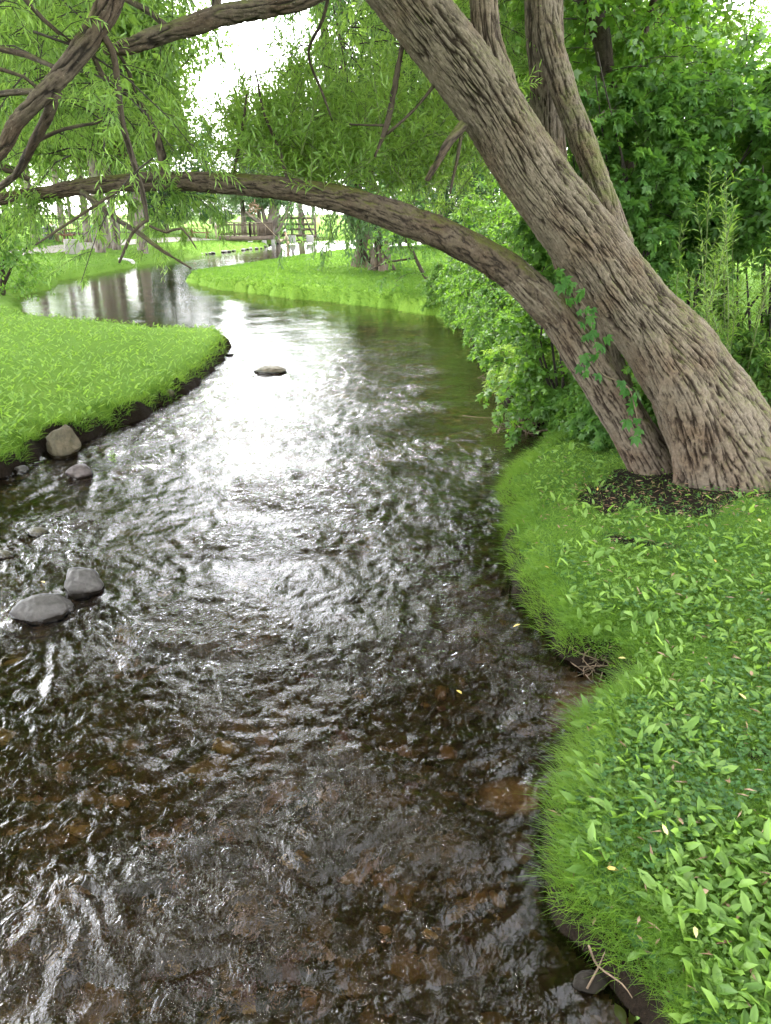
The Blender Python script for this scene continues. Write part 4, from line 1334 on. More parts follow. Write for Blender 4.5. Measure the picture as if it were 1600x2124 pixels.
# tree rows beyond the meadow
k = 0
for px, Y, ti, sc in ((-120, 110, 1, 1.1), (-30, 120, 0, 1.0), (60, 130, 1, 1.0), (150, 120, 0, 1.1), (240, 135, 1, 1.1), (320, 125, 2, .8), (385, 118, 2, .65), (425, 130, 2, .6), (470, 140, 2, .6), (520, 130, 2, .65), (580, 125, 1, .75), (650, 120, 0, 1.0),
                      (720, 110, 1, 1.0), (800, 95, 0, 1.0), (880, 85, 1, 1.0), (960, 80, 0, 1.0), (1050, 75, 1, 1.1), (1150, 80, 0, 1.1), (1260, 75, 1, 1.1), (1380, 80, 0, 1.1), (1500, 75, 1, 1.0), (1620, 80, 0, 1.1), (1740, 85, 1, 1.1), (-220, 100, 0, 1.1)):
    x = float(at(px, 470, Y)[0])
    place_tree(BT[ti], x, Y, sc * (1 + .08 * math.sin(k * 2.1)), k * 1.3, 'distant green tree in the row closing off the meadow', 'trees in the far row', 'distant_tree')
    k += 1

# the small dark shrub tree on the left bank by the pond
b = ground_hit(6, 612)
ls = tag(empty('shrub_tree', tuple(b)), 'dark-stemmed leafy shrub by the pond at the left edge', 'shrub')
wtube([(6, 618, 14, b[1]), (5, 560, 12, b[1]), (4, 500, 9, b[1]), (-6, 420, 5, b[1])], 'trunk', 'bark_dark', 10, .15, .08, 4, .008, 601, .1, ls)
wtube([(8, 590, 8, b[1]), (30, 545, 6, b[1]), (55, 515, 4, b[1]), (80, 500, 2, b[1])], 'branch', 'bark_dark', 6, .15, .08, 4, .004, 602, .1, ls)
f = Fol()
boughs(f, zone_pts(40, (-60, 50), (430, 540), (b[1] - 1, b[1] + 1)) - b, 7, 9, .13, .08, kind='broad', bl=(.6, 1.2), tl=(.3, .6), up=.3)
boughs(f, zone_pts(12, (-20, 80), (500, 580), (b[1] - 1, b[1] + .6)) - b, 5, 7, .13, .08, kind='broad', bl=(.4, .9), tl=(.3, .5))
boughs(f, zone_pts(8, (-30, 40), (590, 625), (b[1] - .8, b[1] + .4)) - b, 5, 7, .12, .07, kind='broad', bl=(.3, .6), tl=(.2, .4))
f.build(ls, M['leaf_maple'], M['twig_dark'])

# ------------------------------------------------------------------ grass
def grass(name, x, y, hmin, hmax, wd, mat, lean=.5, over=.5, far=False, tint_mu=.45):
    d = signed_dist(x, y)
    keep = d > np.where((y < 9) & (over < .8), .05, .015)
    x, y, d = x[keep], y[keep], d[keep]
    z = height(x, y, d)
    n = len(x)
    e = .02
    gxx = (signed_dist(x + e, y) - d) / e
    gyy = (signed_dist(x, y + e) - d) / e
    edge = sstep(.45, .05, d)
    L = rng.uniform(hmin, hmax, n) * (1 + .1 * edge)
    dirn = rng.normal(size=(n, 3)) * [lean, lean, .1] + [0, 0, 1]
    if over:
        dirn = dirn + np.stack([-gxx, -gyy, 0 * gxx], -1) * edge[:, None] * (over + .35 * pn(x * 3, y * 3, None, 95))[:, None]
    dirn = nrm(dirn)
    P = np.stack([x, y, z - .01], -1)
    side = nrm(np.cross(dirn, rng.normal(size=(n, 3))))
    w_ = wd * rng.uniform(.7, 1.3, n)[:, None]
    Lc = L[:, None]
    horiz = nrm(dirn * [1, 1, 0] + 1e-4)
    mid = P + dirn * Lc * .55
    tip = P + dirn * Lc + horiz * Lc * .35 + np.array([0, 0, -.22]) * Lc
    if far:
        V = np.stack([P - side * w_, P + side * w_, tip], 1)
        b = np.arange(n)[:, None] * 3
        Fs = [b + [0, 1, 2]]
        k = 3
    else:
        V = np.stack([P - side * w_, P + side * w_, mid + side * w_ * .75, mid - side * w_ * .75, tip], 1)
        b = np.arange(n)[:, None] * 5
        Fs = [b + [0, 1, 2, 3], b + [3, 2, 4]]
        k = 5
    t = np.repeat(np.clip(rng.normal(tint_mu, .2, n) + .4 * pn(x * .9, y * .9, None, 98) + .3 * pn(x * 2.7, y * 2.7, None, 99), 0, 1), k)
    o = link(name, mesh_np(name, V.reshape(-1, 3), Fs, mat, {'tint': t}, smooth=False))
    return tag(o, kind='stuff')


def soil_keep(x, y):
    q = np.hypot((x - TB[0] - .1) / 1.15, (y - TB[1] + .15) / .75)
    bare = sstep(.95, .55, q + .5 * pn(x * 3, y * 3, None, 77))
    bare = np.maximum(bare, .8 * sstep(.28, .5, pn(x * 1.6, y * 1.6, None, 78)))
    return rng.random(len(x)) > bare * .85


def cone_pts(n, y0, y1, u0, u1, power=1.0):
    """points spread evenly in the wedge of ground ahead, denser nearby"""
    y = y0 * (y1 / y0) ** (rng.random(n) ** power)
    return rng.uniform(u0, u1, n) * y, y


x, y = cone_pts(135000, 1.3, 9.0, .05, .62)
x, y = x + .25, y
k_ = (x > .3) & soil_keep(x, y) & (pn(x * 2.2, y * 2.2, None, 91) > -.45)
g1 = grass('grass', x[k_], y[k_], .03, .10, .0016, M['grass'], .75)
tag(g1, 'thick grass of the near right bank')
# longer tufts along the lip of the right bank
xs, ys = [], []
for i in range(len(EDGE)):
    a, b_ = EDGE[i], EDGE[(i + 1) % len(EDGE)]
    if a[0] > .4 and a[1] < 9 and a[1] > .9 and b_[1] < 9:
        n = int(np.linalg.norm(b_ - a) * 1500)
        t = rng.random(n)
        q = a + (b_ - a) * t[:, None]
        nv = np.array([b_[1] - a[1], -(b_[0] - a[0])])
        nv = nv / max(np.linalg.norm(nv), 1e-6)
        q = q + nv * rng.uniform(.02, .26, n)[:, None]
        xs.append(q[:, 0])
        ys.append(q[:, 1])
xs, ys = np.concatenate(xs), np.concatenate(ys)
k_ = pn(xs * 2.5, ys * 2.5, None, 92) > -.2
grass('grass', xs[k_], ys[k_], .06, .16, .0016, M['grass'], .55, over=.95)
# left bank
x, y = cone_pts(120000, 5.0, 22.0, -.62, -.12)
grass('grass', x, y, .03, .065, .0042, M['grass_far'], .5, far=True)
x, y = cone_pts(26000, 5.0, 18.0, -.62, -.15)
k_ = signed_dist(x, y) < .35
grass('grass', x[k_], y[k_], .04, .10, .003, M['grass'], .5)
x, y = cone_pts(150000, 5.0, 18.0, -.62, -.15)
d_ = signed_dist(x, y)
k_ = (d_ < .13) & (d_ > .02) & (pn(x * 2.2, y * 2.2, None, 97) > -.3)
grass('grass', x[k_], y[k_], .08, .19, .003, M['grass'], .7)
# lawn tongue, right bank meadow and far lawn
x, y = cone_pts(110000, 22.0, 66.0, -.28, .22)
grass('grass', x, y, .07, .15, .014, M['grass_far'], .5, far=True, tint_mu=.6)
x, y = cone_pts(60000, 25.0, 80.0, -.58, -.10)
grass('grass', x, y, .07, .15, .016, M['grass_far'], .5, far=True, tint_mu=.6)
x, y = cone_pts(40000, 8.0, 30.0, .12, .60)
grass('grass', x, y, .07, .16, .008, M['grass_far'], .5, far=True)


# ------------------------------------------------------------------ broad-leaved weeds in the grass
def weed_leaf_mesh(seed, L, Wd, curl):
    r_ = np.random.default_rng(seed)
    n = 6
    t = np.linspace(0, 1, n)
    w_ = Wd * .5 * np.array([.14, .30, .62, 1.0, .82, .02])
    zc = .75 * L * t - curl * L * t ** 2
    xc = L * t * .85
    V = []
    for i in range(n):
        V += [[xc[i], -w_[i], zc[i] + .30 * w_[i]], [xc[i], 0, zc[i]], [xc[i], w_[i], zc[i] + .30 * w_[i]]]
    V = np.array(V) + r_.normal(size=(n * 3, 3)) * L * .012
    Q = []
    for i in range(n - 1):
        for j in range(2):
            a = i * 3 + j
            Q.append([a, a + 3, a + 4, a + 1])
    return V, np.array(Q)


WLM = [weed_leaf_mesh(i, L, Wd, cu) for i, (L, Wd, cu) in enumerate(((.085, .028, .55), (.10, .03, .75), (.07, .027, .4), (.095, .024, .6), (.06, .026, .5)))]
weed_me = []
for i, (V, Q) in enumerate(WLM):
    for tv in (.25, .55, .85):
        weed_me.append(mesh_np('weed_leaf', V, [Q], M['weed'], {'tint': np.full(len(V), tv)}))


def weed(x, y, sc, label, group=None, nl=None):
    z = gz(x, y)
    root = tag(empty('broadleaf_weed', (x, y, z), R.uniform(0, 6.28)), label, 'weed', group)
    n = nl or R.choice((3, 4, 5, 5, 6))
    for i in range(n):
        o = link('leaf', R.choice(weed_me), root)
        o.rotation_euler = (R.uniform(-.3, .3), R.uniform(-.35, .45), i * 6.28 / n + R.uniform(-.4, .4))
        s_ = sc * R.uniform(.65, 1.15)
        o.scale = (s_, s_, s_)
    return root


cnt, tries = 0, 0
WP = []
while cnt < 285 and tries < 20000:
    tries += 1
    yy = 1.35 * (5.2 / 1.35) ** R.random()
    xx = R.uniform(.1, .58) * (yy + .9) + .15
    p = at(1062, 1062, 1.0)
    d_ = signed_dist(xx, yy)[0]
    if d_ < .10 or pn(np.array([xx * 1.6]), np.array([yy * 1.6]), None, 78)[0] > .33:
        continue
    pxx = 800 + F * xx / (yy * CP + 2.15 * SP)
    if pxx > 1640:
        continue
    if any((xx - a) ** 2 + (yy - b_) ** 2 < .055 ** 2 for a, b_ in WP):
        continue
    WP.append((xx, yy))
    weed(xx, yy, R.uniform(.45, 1.15), 'small broad-leaved weed growing in the right bank grass', 'broad-leaved weeds on the right bank')
    cnt += 1
q = ground_hit(1352, 1985)
weed(q[0], q[1], 1.35, 'spreading seven-leaved weed overhanging the water near the bottom of the bank', None, 7)
q = ground_hit(1300, 2150)
weed(q[0], q[1], 1.6, 'large pale leaf rosette cut by the bottom edge of the picture', None, 5)
# the rest of the ground cover as one mass: broad leaves and clover-like leaves
x, y = cone_pts(21000, 1.3, 8.5, .05, .62)
x = x + .3
d = signed_dist(x, y)
k_ = (d > .06) & soil_keep(x, y) & (pn(x * 1.3, y * 1.3, None, 93) + .5 * pn(x * 4, y * 4, None, 94) > -.22)
x, y, d = x[k_], y[k_], d[k_]
n = len(x)
a = rng.uniform(0, 6.28, n)
el = rng.uniform(.15, 1.1, n)
D = np.stack([np.cos(a) * np.cos(el), np.sin(a) * np.cos(el), np.sin(el)], -1)
Nn = nrm(np.array([0, 0, 1.0]) + rng.normal(size=(n, 3)) * .35)
P = np.stack([x, y, height(x, y, d) + rng.uniform(.005, .045, n)], -1)
big = rng.random(n) < .40
LLs = np.where(big, .03 + .075 * rng.random(n) ** 1.8, rng.uniform(.012, .03, n))
V, Fc, kk = leaf_broad(P, D, Nn, LLs, LLs * np.where(big, .42, .8), .12, .2)
t = np.repeat(np.clip(rng.normal(.42, .32, n) + .5 * pn(x * 2.2, y * 2.2, None, 88), 0, 1), kk)
gc = link('ground_cover', mesh_np('ground_cover', V, [Fc], M['weed'], {'tint': t}, smooth=False))
tag(gc, 'low leafy ground cover mixed through the right bank grass', kind='stuff')
# clover between them, and narrow dead willow leaves lying in the turf
x, y = cone_pts(15000, 1.3, 8.0, .05, .62)
x = x + .3
d = signed_dist(x, y)
k_ = (d > .08) & (pn(x * 1.1, y * 1.1, None, 96) > -.12)
x, y, d = x[k_], y[k_], d[k_]
n = len(x)
a = rng.uniform(0, 6.28, n)
D = nrm(np.stack([np.cos(a), np.sin(a), rng.uniform(-.1, .4, n)], -1))
V, Fc, kk = leaf_lobed(np.stack([x, y, height(x, y, d) + rng.uniform(.015, .06, n)], -1), D, nrm(np.array([0, 0, 1.0]) + rng.normal(size=(n, 3)) * .3), rng.uniform(.016, .034, n), rng.uniform(.018, .036, n))
gc = link('ground_cover', mesh_np('ground_cover', V, [Fc], M['clover'], {'tint': np.repeat(rng.random(n), kk)}, smooth=False))
tag(gc, 'small dark clover leaves between the weeds of the right bank', kind='stuff')
x, y = cone_pts(900, 1.3, 8.0, .05, .62)
x = x + .3
qx = rng.normal(TB[0] - .1, .8, 420)
qy = rng.normal(TB[1] - .45, .3, 420)
x, y = np.concatenate([x, qx]), np.concatenate([y, qy])
d = signed_dist(x, y)
k_ = d > .05
x, y, d = x[k_], y[k_], d[k_]
n = len(x)
a = rng.uniform(0, 6.28, n)
D = nrm(np.stack([np.cos(a), np.sin(a), rng.normal(0, .25, n)], -1))
V, Fc, kk = leaf_kite(np.stack([x, y, height(x, y, d) + rng.uniform(.01, .05, n)], -1), D, nrm(np.array([0, 0, 1.0]) + rng.normal(size=(n, 3)) * .4), rng.uniform(.03, .07, n), rng.uniform(.006, .013, n))
gc = link('leaf_litter', mesh_np('leaf_litter', V, [Fc], M['dead_brown'], {'tint': np.repeat(rng.random(n) * .8, kk)}, smooth=False))
tag(gc, 'narrow dead willow leaves lying in the right bank turf', kind='stuff')
# broad leaves scattered on the left bank
x, y = cone_pts(7000, 6.0, 20.0, -.62, -.12)
d = signed_dist(x, y)
k_ = d > .06
x, y, d = x[k_], y[k_], d[k_]
n = len(x)
a = rng.uniform(0, 6.28, n)
D = nrm(np.stack([np.cos(a), np.sin(a), rng.uniform(.3, 1.2, n)], -1))
V, Fc, kk = leaf_broad(np.stack([x, y, height(x, y, d) + .03], -1), D, nrm(np.array([0, 0, 1.0]) + rng.normal(size=(n, 3)) * .4), rng.uniform(.07, .13, n), rng.uniform(.02, .035, n))
gc = link('ground_cover', mesh_np('ground_cover', V, [Fc], M['weed'], {'tint': np.repeat(rng.random(n), kk)}, smooth=False))
tag(gc, 'pale plantain leaves scattered through the left bank turf', kind='stuff')

# fallen leaves
fl_v, fl_f, fl_k = leaf_broad(np.zeros((1, 3)), np.array([[1.0, 0, 0]]), np.array([[0, 0, 1.0]]), np.array([.06]), np.array([.022]), .15, .1)
fl_me = [mesh_np('fallen_leaf', fl_v, [fl_f], M['dead_leaf'], {'tint': np.full(len(fl_v), t_)}, smooth=False) for t_ in (.4, .9)]
fl_br = mesh_np('fallen_leaf', fl_v * 1.1, [fl_f], M['dead_brown'], {'tint': np.full(len(fl_v), .7)}, smooth=False)
for px, py, kd, lab in ((1382, 1755, 1, 'pale yellow fallen leaf lying in the lower grass'), (1413, 1733, 2, 'whitish curled fallen leaf just above the pale yellow one'), (1437, 1945, 1, 'long cream fallen leaf standing in the weeds low on the bank'),
                        (1297, 1382, 1, 'cream fallen leaf at the lip of the little sandy cove'), (1478, 1175, 0, 'small orange fallen leaf in the upper grass'), (1545, 1470, 1, 'pale fallen leaf near the right edge'),
                        (1378, 1378, 2, 'brown fallen leaf right of the cove'), (1555, 1420, 2, 'reddish-brown fallen leaf in the weeds at the right'), (1255, 1822, 0, 'orange-tan fallen leaf on the mossy bare patch'),
                        (1466, 1870, 2, 'brown fallen leaf among the weeds at lower right'), (1128, 1188, 0, 'tiny orange leaf on the mossy bulge of the bank'), (1238, 1030, 0, 'yellow leaf near the willow roots'),
                        (1570, 1090, 1, 'whitish leaf on the ground right of the willow roots')):
    q = ground_hit(px, py)
    o = link('fallen_leaf', (fl_me[0], fl_me[1], fl_br)[kd])
    o.location = (q[0], q[1], q[2] + .055)
    o.rotation_euler = (R.uniform(-.4, .4), R.uniform(-.4, .4), R.uniform(0, 6.28))
    o.scale = (.8, .8, .8)
    tag(o, lab, 'leaf', 'fallen leaves on the right bank')
for px, py, lab in ((93, 1209, 'yellow leaf floating beside the paired grey stones'), (958, 1440, 'orange leaf floating mid stream'), (1238, 1452, 'yellow leaf on the sand of the cove'), (1080, 1295, 'yellow leaf floating against the right bank')):
    q = on_level(px, py, .02)
    o = link('fallen_leaf', fl_me[0])
    o.location = (q[0], q[1], .022)
    o.rotation_euler = (.1, .05, R.uniform(0, 6.28))
    tag(o, lab, 'leaf', 'leaves on the water')


# ------------------------------------------------------------------ stones
def ico(sub):
    import bmesh
    bm = bmesh.new()
    bmesh.ops.create_icosphere(bm, subdivisions=sub, radius=1)
    V = np.array([v.co[:] for v in bm.verts])
    T = np.array([[v.index for v in f.verts] for f in bm.faces])
    bm.free()
    return V, T


I4, T4 = ico(5)
I2, T2 = ico(2)


def stone(px, py, w_px, hz, ratio, mat, label, seed, angular=.0, rz=0., z=0., sink=.35, group='stones standing out of the stream'):
    q = on_level(px, py, z)
    dep = float(depth_of([q[0], q[1], z]))
    a = w_px * .5 * dep / F
    P = I4.copy()
    if angular:
        for i in range(7):
            nr = np.random.default_rng(seed * 31 + i).normal(size=3)
            nr /= np.linalg.norm(nr)
            dd = P @ nr
            lim = 1 - angular * (.55 + .45 * ((i * 37) % 10) / 10)
            P = P - np.outer(np.maximum(dd - lim, 0), nr) * .9
    P = P * (1 + .16 * fbm(P[:, 0] * 1.3 + seed, P[:, 1] * 1.3, P[:, 2] * 1.3, seed, 3) + .02 * fbm(P[:, 0] * 8, P[:, 1] * 8, P[:, 2] * 8, seed + 5, 3))[:, None]
    P = P * [a, a * ratio, hz / (2 - 2 * sink) * 1.0]
    c, s_ = math.cos(rz), math.sin(rz)
    P = np.stack([P[:, 0] * c - P[:, 1] * s_, P[:, 0] * s_ + P[:, 1] * c, P[:, 2]], -1)
    o = link('stone', mesh_np('stone', P, [T4], M[mat]))
    o.location = (q[0], q[1] + a * ratio * .3, z + hz * (.5 - sink) / (1 - sink))
    return tag(o, label, 'stone', group)


stone(128, 948, 82, .38, .7, 'stone_tan', 'big angular tan boulder set in the foot of the left bank', 1, .52, .3, sink=.3)
stone(165, 993, 60, .15, .7, 'stone_purple', 'low purplish wedge-shaped stone in the water below the tan boulder', 2, .35)
stone(45, 983, 30, .09, .7, 'stone_grey', 'small grey stone at the waterline left of the purplish one', 3, .25)
stone(172, 1232, 80, .20, .8, 'stone_grey', 'rounded grey stone, upper of the touching pair', 4, .12)
stone(86, 1285, 116, .17, .6, 'stone_grey', 'long smooth grey stone, lower of the touching pair', 5, .05, .28)
stone(78, 1112, 48, .07, .6, 'stone_brown', 'low olive stone barely clearing the water near the left edge', 6, .05)
stone(124, 1078, 26, .05, .6, 'stone_brown', 'small brown stone just breaking the surface above the olive one', 7, .05)
stone(563, 775, 66, .13, .55, 'stone_brown', 'flat brown stone alone in the bright middle of the stream', 8, .1)
stone(476, 738, 16, .05, .6, 'stone_grey', 'tiny dark stone off the tip of the left bank', 9, .1)
stone(8, 1158, 44, .06, .6, 'stone_brown', 'washed brown stone at the left edge with water breaking over it', 10, .1)
stone(1225, 2050, 70, .06, .6, 'near_black', 'dark wet stone against the bank near the bottom', 11, .15, group='stones under the right bank')
stone(1100, 985, 30, .05, .7, 'stone_brown', 'dark stone in the shaded inlet below the willow', 12, .1, group='stones under the right bank')
for i, (px, py) in enumerate(((248, 838), (262, 835), (278, 832), (246, 852), (80, 912), (352, 818))):
    st = stone(px, py, 15 + 4 * (i % 2), .07, .7, ('stone_tan', 'stone_brown')[i % 2],
               ('pebble leftmost of the row bedded in the left bank face', 'middle pebble of the row bedded in the left bank face', 'right pebble of the row bedded in the left bank face', 'pebble under the row in the left bank face', 'cobble wedged left of the big tan boulder', 'dark cobble in the bank face nearest the stream bend')[i], 20 + i, .1, z=.10, group='cobbles in the left bank face')
# stones lying on the bed, seen through the water
bed_me = []
for i in range(6):
    r_ = np.random.default_rng(50 + i)
    P = I2 * (1 + .42 * pn(I2[:, 0] * 1.4 + i * 7, I2[:, 1] * 1.4, I2[:, 2] * 1.4, i))[:, None]
    bed_me.append(P * [1, r_.uniform(.6, .9), r_.uniform(.2, .32)])
bm_names = ('bed_tan', 'bed_orange', 'bed_yellow', 'bed_dark', 'bed_red')
bmesh_c = {(i, mname): mesh_np('bed_stone', bed_me[i], [T2], M[mname]) for i in range(6) for mname in bm_names}
lab_b = {'bed_tan': 'tan stone on the stream bed', 'bed_orange': 'rusty orange stone on the stream bed', 'bed_yellow': 'yellow-ochre stone on the stream bed', 'bed_dark': 'dark stone on the stream bed', 'bed_red': 'reddish stone on the stream bed'}
BSP = [(120, 1980, 'bed_yellow', 30), (585, 1660, 'bed_orange', 34), (500, 1888, 'bed_yellow', 16), (365, 1990, 'bed_yellow', 14), (575, 2065, 'bed_orange', 18), (640, 2090, 'bed_orange', 24), (365, 1825, 'bed_orange', 22), (395, 1610, 'bed_yellow', 14), (580, 1870, 'bed_orange', 18), (300, 2095, 'bed_yellow', 16), (955, 1440, 'bed_orange', 10), (450, 2105, 'bed_yellow', 16)]
for i in range(210):
    py = R.uniform(1250, 2130)
    px = R.uniform(0, 1180)
    if on_level(px, py, 0)[0] > .45:
        continue
    BSP.append((px, py, R.choices(bm_names, (3, 2.5, 1.2, 6, 1.5))[0], R.uniform(6, 30)))
for px, py, mn, w in BSP:
    q = on_level(px, py, -.2)
    if signed_dist(q[0], q[1])[0] > -.08:
        continue
    a = w * 1.15 * .5 * float(depth_of([q[0], q[1], -.2])) / F * 1.6
    o = link('bed_stone', bmesh_c[(R.randrange(6), mn)])
    o.location = (q[0], q[1], gz(q[0], q[1]) + a * .1)
    o.scale = (a, a, a)
    o.rotation_euler = (R.uniform(-.2, .2), R.uniform(-.2, .2), R.uniform(0, 6.28))
    tag(o, lab_b[mn] + ' seen through the near water', 'stone', 'stones on the stream bed, ' + mn.split('_')[1])

# ------------------------------------------------------------------ driftwood and twigs at the right waterline
for px, py, n, ln, lab, mt in ((1085, 885, 34, .55, 'tangle of bare roots and twigs caught at the waterline below the willow', 'dry_twig'), (1030, 785, 30, .4, 'dry brownish root mat hanging under the bank bushes', 'dry_twig'),
                               (1235, 1385, 26, .25, 'fine dry roots hanging in the little cove', 'dry_twig')):
    q = on_level(px, py, .06)
    root = tag(empty('root_tangle', (q[0], q[1], .06)), lab, 'roots')
    for i in range(n):
        tb = MB()
        s_ = rng.normal(size=3) * [.22, .16, .10] * ln * 1.2
        e_ = s_ + rng.normal(size=3) * [.28, .25, .24] * ln
        m_ = (s_ + e_) / 2 + rng.normal(size=3) * .12 * ln
        tb.tube([s_, m_, e_], [.007 * ln / .5, .005 * ln / .5, .0015], 5, .05)
        tb.build('root', M[mt if i % 3 else 'twig'], root, smooth=True)
for pts, lab in (([(1218, 2050, .03), (1240, 2010, .10), (1255, 1975, .16)], 'bare twig standing at the water near the bottom of the bank'),
                 ([(1222, 1962, .22), (1240, 2003, .12), (1290, 2040, .14), (1312, 2070, .14)], 'long thin bent twig crossing the bare one'),
                 ([(1033, 865, .02), (1032, 845, .12), (1042, 822, .28)], 'pale bare twig rising from the water by the bank bushes'),
                 ([(960, 862, .02), (1000, 866, .04), (1040, 868, .03)], 'dark stick lying across the water at the head of the riffle'),
                 ([(1130, 905, .05), (1145, 928, .06), (1155, 925, .07)], 'short pale driftwood stick beside the creeper clump')):
    tb = MB()
    P = np.array([np.append(on_level(a, b_, z_), z_) for a, b_, z_ in pts])
    tb.tube(P - P[0], np.linspace(.0045, .0018, len(P)), 6, .03)
    o = tb.build('twig', M['dry_twig'], smooth=True, loc=tuple(P[0]))
    tag(o, lab, 'twig', 'twigs at the right waterline')

# sprig growing in the water by the left bank
q = on_level(234, 960, 0)
sg = tag(empty('water_sprig', (q[0], q[1], -.02)), 'small yellow-green sprig standing in the water off the left bank', 'plant')
f = Fol()
f.add(sprays(np.zeros((3, 3)), nrm(np.array([[0, 0, 1.0], [.2, 0, 1], [-.2, .1, 1]])), np.array([.22, .18, .16]), 10, .05, .014, .2, 'kite', .8, .1))
f.build(sg, M['leaf_shoot'], M['green_stem'])

# ------------------------------------------------------------------ park furniture across the stream
# gravel path
pp = [ground_hit(*p) for p in ((-60, 532), (40, 524), (95, 520), (150, 514), (230, 505), (330, 499), (430, 496))]
V, Q = [], []
cs, _ = resample([np.append(p[:2], 0) for p in pp], np.ones(len(pp)), 1.0)
tg = nrm(np.gradient(cs, axis=0))
for c_, t_ in zip(cs, tg):
    nv = np.array([-t_[1], t_[0]])
    for wv in (-1.3, -.65, 0, .65, 1.3):
        p = c_[:2] + nv * wv
        V.append([p[0], p[1], gz(p[0], p[1]) + .03])
for i in range(len(cs) - 1):
    for j in range(4):
        a_ = i * 5 + j
        Q.append([a_, a_ + 5, a_ + 6, a_ + 1][::-1])
tag(link('path', mesh_np('path', V, [np.array(Q)], M['path'])), kind='structure')

# concrete block
q = ground_hit(152, 527)
sc = float(depth_of(q)) / F
blk = MB()
blk.box((0, 0, 14 * sc), (34 * sc * .86, 26 * sc, 30 * sc), .42)
o = blk.build('concrete_block', M['concrete'], bevel=.02, loc=tuple(q))
tag(o, 'large square concrete block standing on the far lawn', 'block')
q = ground_hit(215, 511)
sl = MB()
sl.add([(-.24, -.2, -.05), (.30, -.2, -.05), (.32, .2, -.05), (-.22, .2, -.05), (-.22, -.12, .55), (.16, -.14, .58), (.14, .14, .54), (-.2, .15, .5)], [[0, 3, 2, 1], [4, 5, 6, 7], [0, 1, 5, 4], [1, 2, 6, 5], [2, 3, 7, 6], [3, 0, 4, 7]])
o = sl.build('stone_slab', M['white_conc'], bevel=.03, loc=tuple(q))
tag(o, 'small white standing slab at the foot of the leaning pale trunk', 'slab')
# broken white culvert slab at the waterline
q = on_level(266, 552, 0)
cv = MB()
cv.add([(-.45, -.2, -.1), (.5, -.3, -.1), (.55, .35, -.1), (-.4, .35, -.1), (-.45, -.1, .42), (.1, -.2, .36), (.2, .3, .32), (-.35, .3, .40)], [[0, 3, 2, 1], [4, 5, 6, 7], [0, 1, 5, 4], [1, 2, 6, 5], [2, 3, 7, 6], [3, 0, 4, 7]])
o = cv.build('concrete_slab', M['white_conc'], bevel=.03, loc=(q[0], q[1], 0))
tag(o, 'tilted pale slab lying at the water edge below the concrete block', 'slab')


def barrel(q, r_, h_, mat, lab, name='litter_barrel'):
    root = tag(empty(name, tuple(q)), lab, 'bin')
    mb_ = MB()
    mb_.tube([(0, 0, 0), (0, 0, h_ * .5), (0, 0, h_)], [r_, r_ * 1.05, r_], 16, h_ / 4)
    mb_.build('body', mat, root, smooth=True)
    rm = MB()
    rm.tube([(0, 0, h_), (0, 0, h_ + .05)], [r_ * 1.1, r_ * 1.1], 16, .05)
    rm.build('rim', mat, root, smooth=True)
    return root


def picnic_table(q, rz, lab, mat):
    root = tag(empty('picnic_table', tuple(q), rz), lab, 'table', 'picnic tables across the stream')
    for i in range(4):
        b = MB()
        b.box((0, -.3 + i * .2, .74), (1.8, .18, .045))
        b.build('plank', mat, root)
    for sd in (-1, 1):
        b = MB()
        b.box((0, sd * .75, .44), (1.8, .26, .045))
        b.build('bench', mat, root)
        for sx in (-.6, .6):
            b = MB()
            b.bar((sx, sd * .7, 0), (sx, sd * .2, .72), .08, .05)
            b.build('leg', mat, root)
    for sx in (-.6, .6):
        b = MB()
        b.bar((sx + .05, -.85, .40), (sx + .05, .85, .40), .05, .09)
        b.build('crossbar', mat, root)
    return root


barrel(ground_hit(104, 503), .33, .85, M['metal_dark'], 'black litter barrel under the far left tree')
barrel(ground_hit(195, 500), .28, .8, M['green_paint'], 'green barrel left of the leaning pale trunk')
picnic_table(ground_hit(96, 500), .1, 'picnic table with pale top next to the black barrel', M['wood_grey'])
picnic_table(ground_hit(125, 501), -.15, 'reddish picnic table where the person in white sits', M['red_wood'])
picnic_table(ground_hit(158, 499), .2, 'picnic table right of the seated person', M['wood_grey'])
picnic_table(ground_hit(415, 494), .1, 'picnic table left of the footbridge', M['red_wood'])


def skin(name, verts, edges, radii, mat, parent, sub=2, root_i=0):
    me = bpy.data.meshes.new(name)
    me.from_pydata([tuple(v) for v in verts], edges, [])
    o = link(name, me, parent)
    m = o.modifiers.new('Skin', 'SKIN')
    m.use_smooth_shade = True
    for i, sv in enumerate(me.skin_vertices[0].data):
        r_ = radii[i]
        sv.radius = (r_, r_) if not isinstance(r_, tuple) else r_
        sv.use_root = i == root_i
    s_ = o.modifiers.new('Subdivision', 'SUBSURF')
    s_.levels = s_.render_levels = sub
    me.materials.append(mat)
    return o


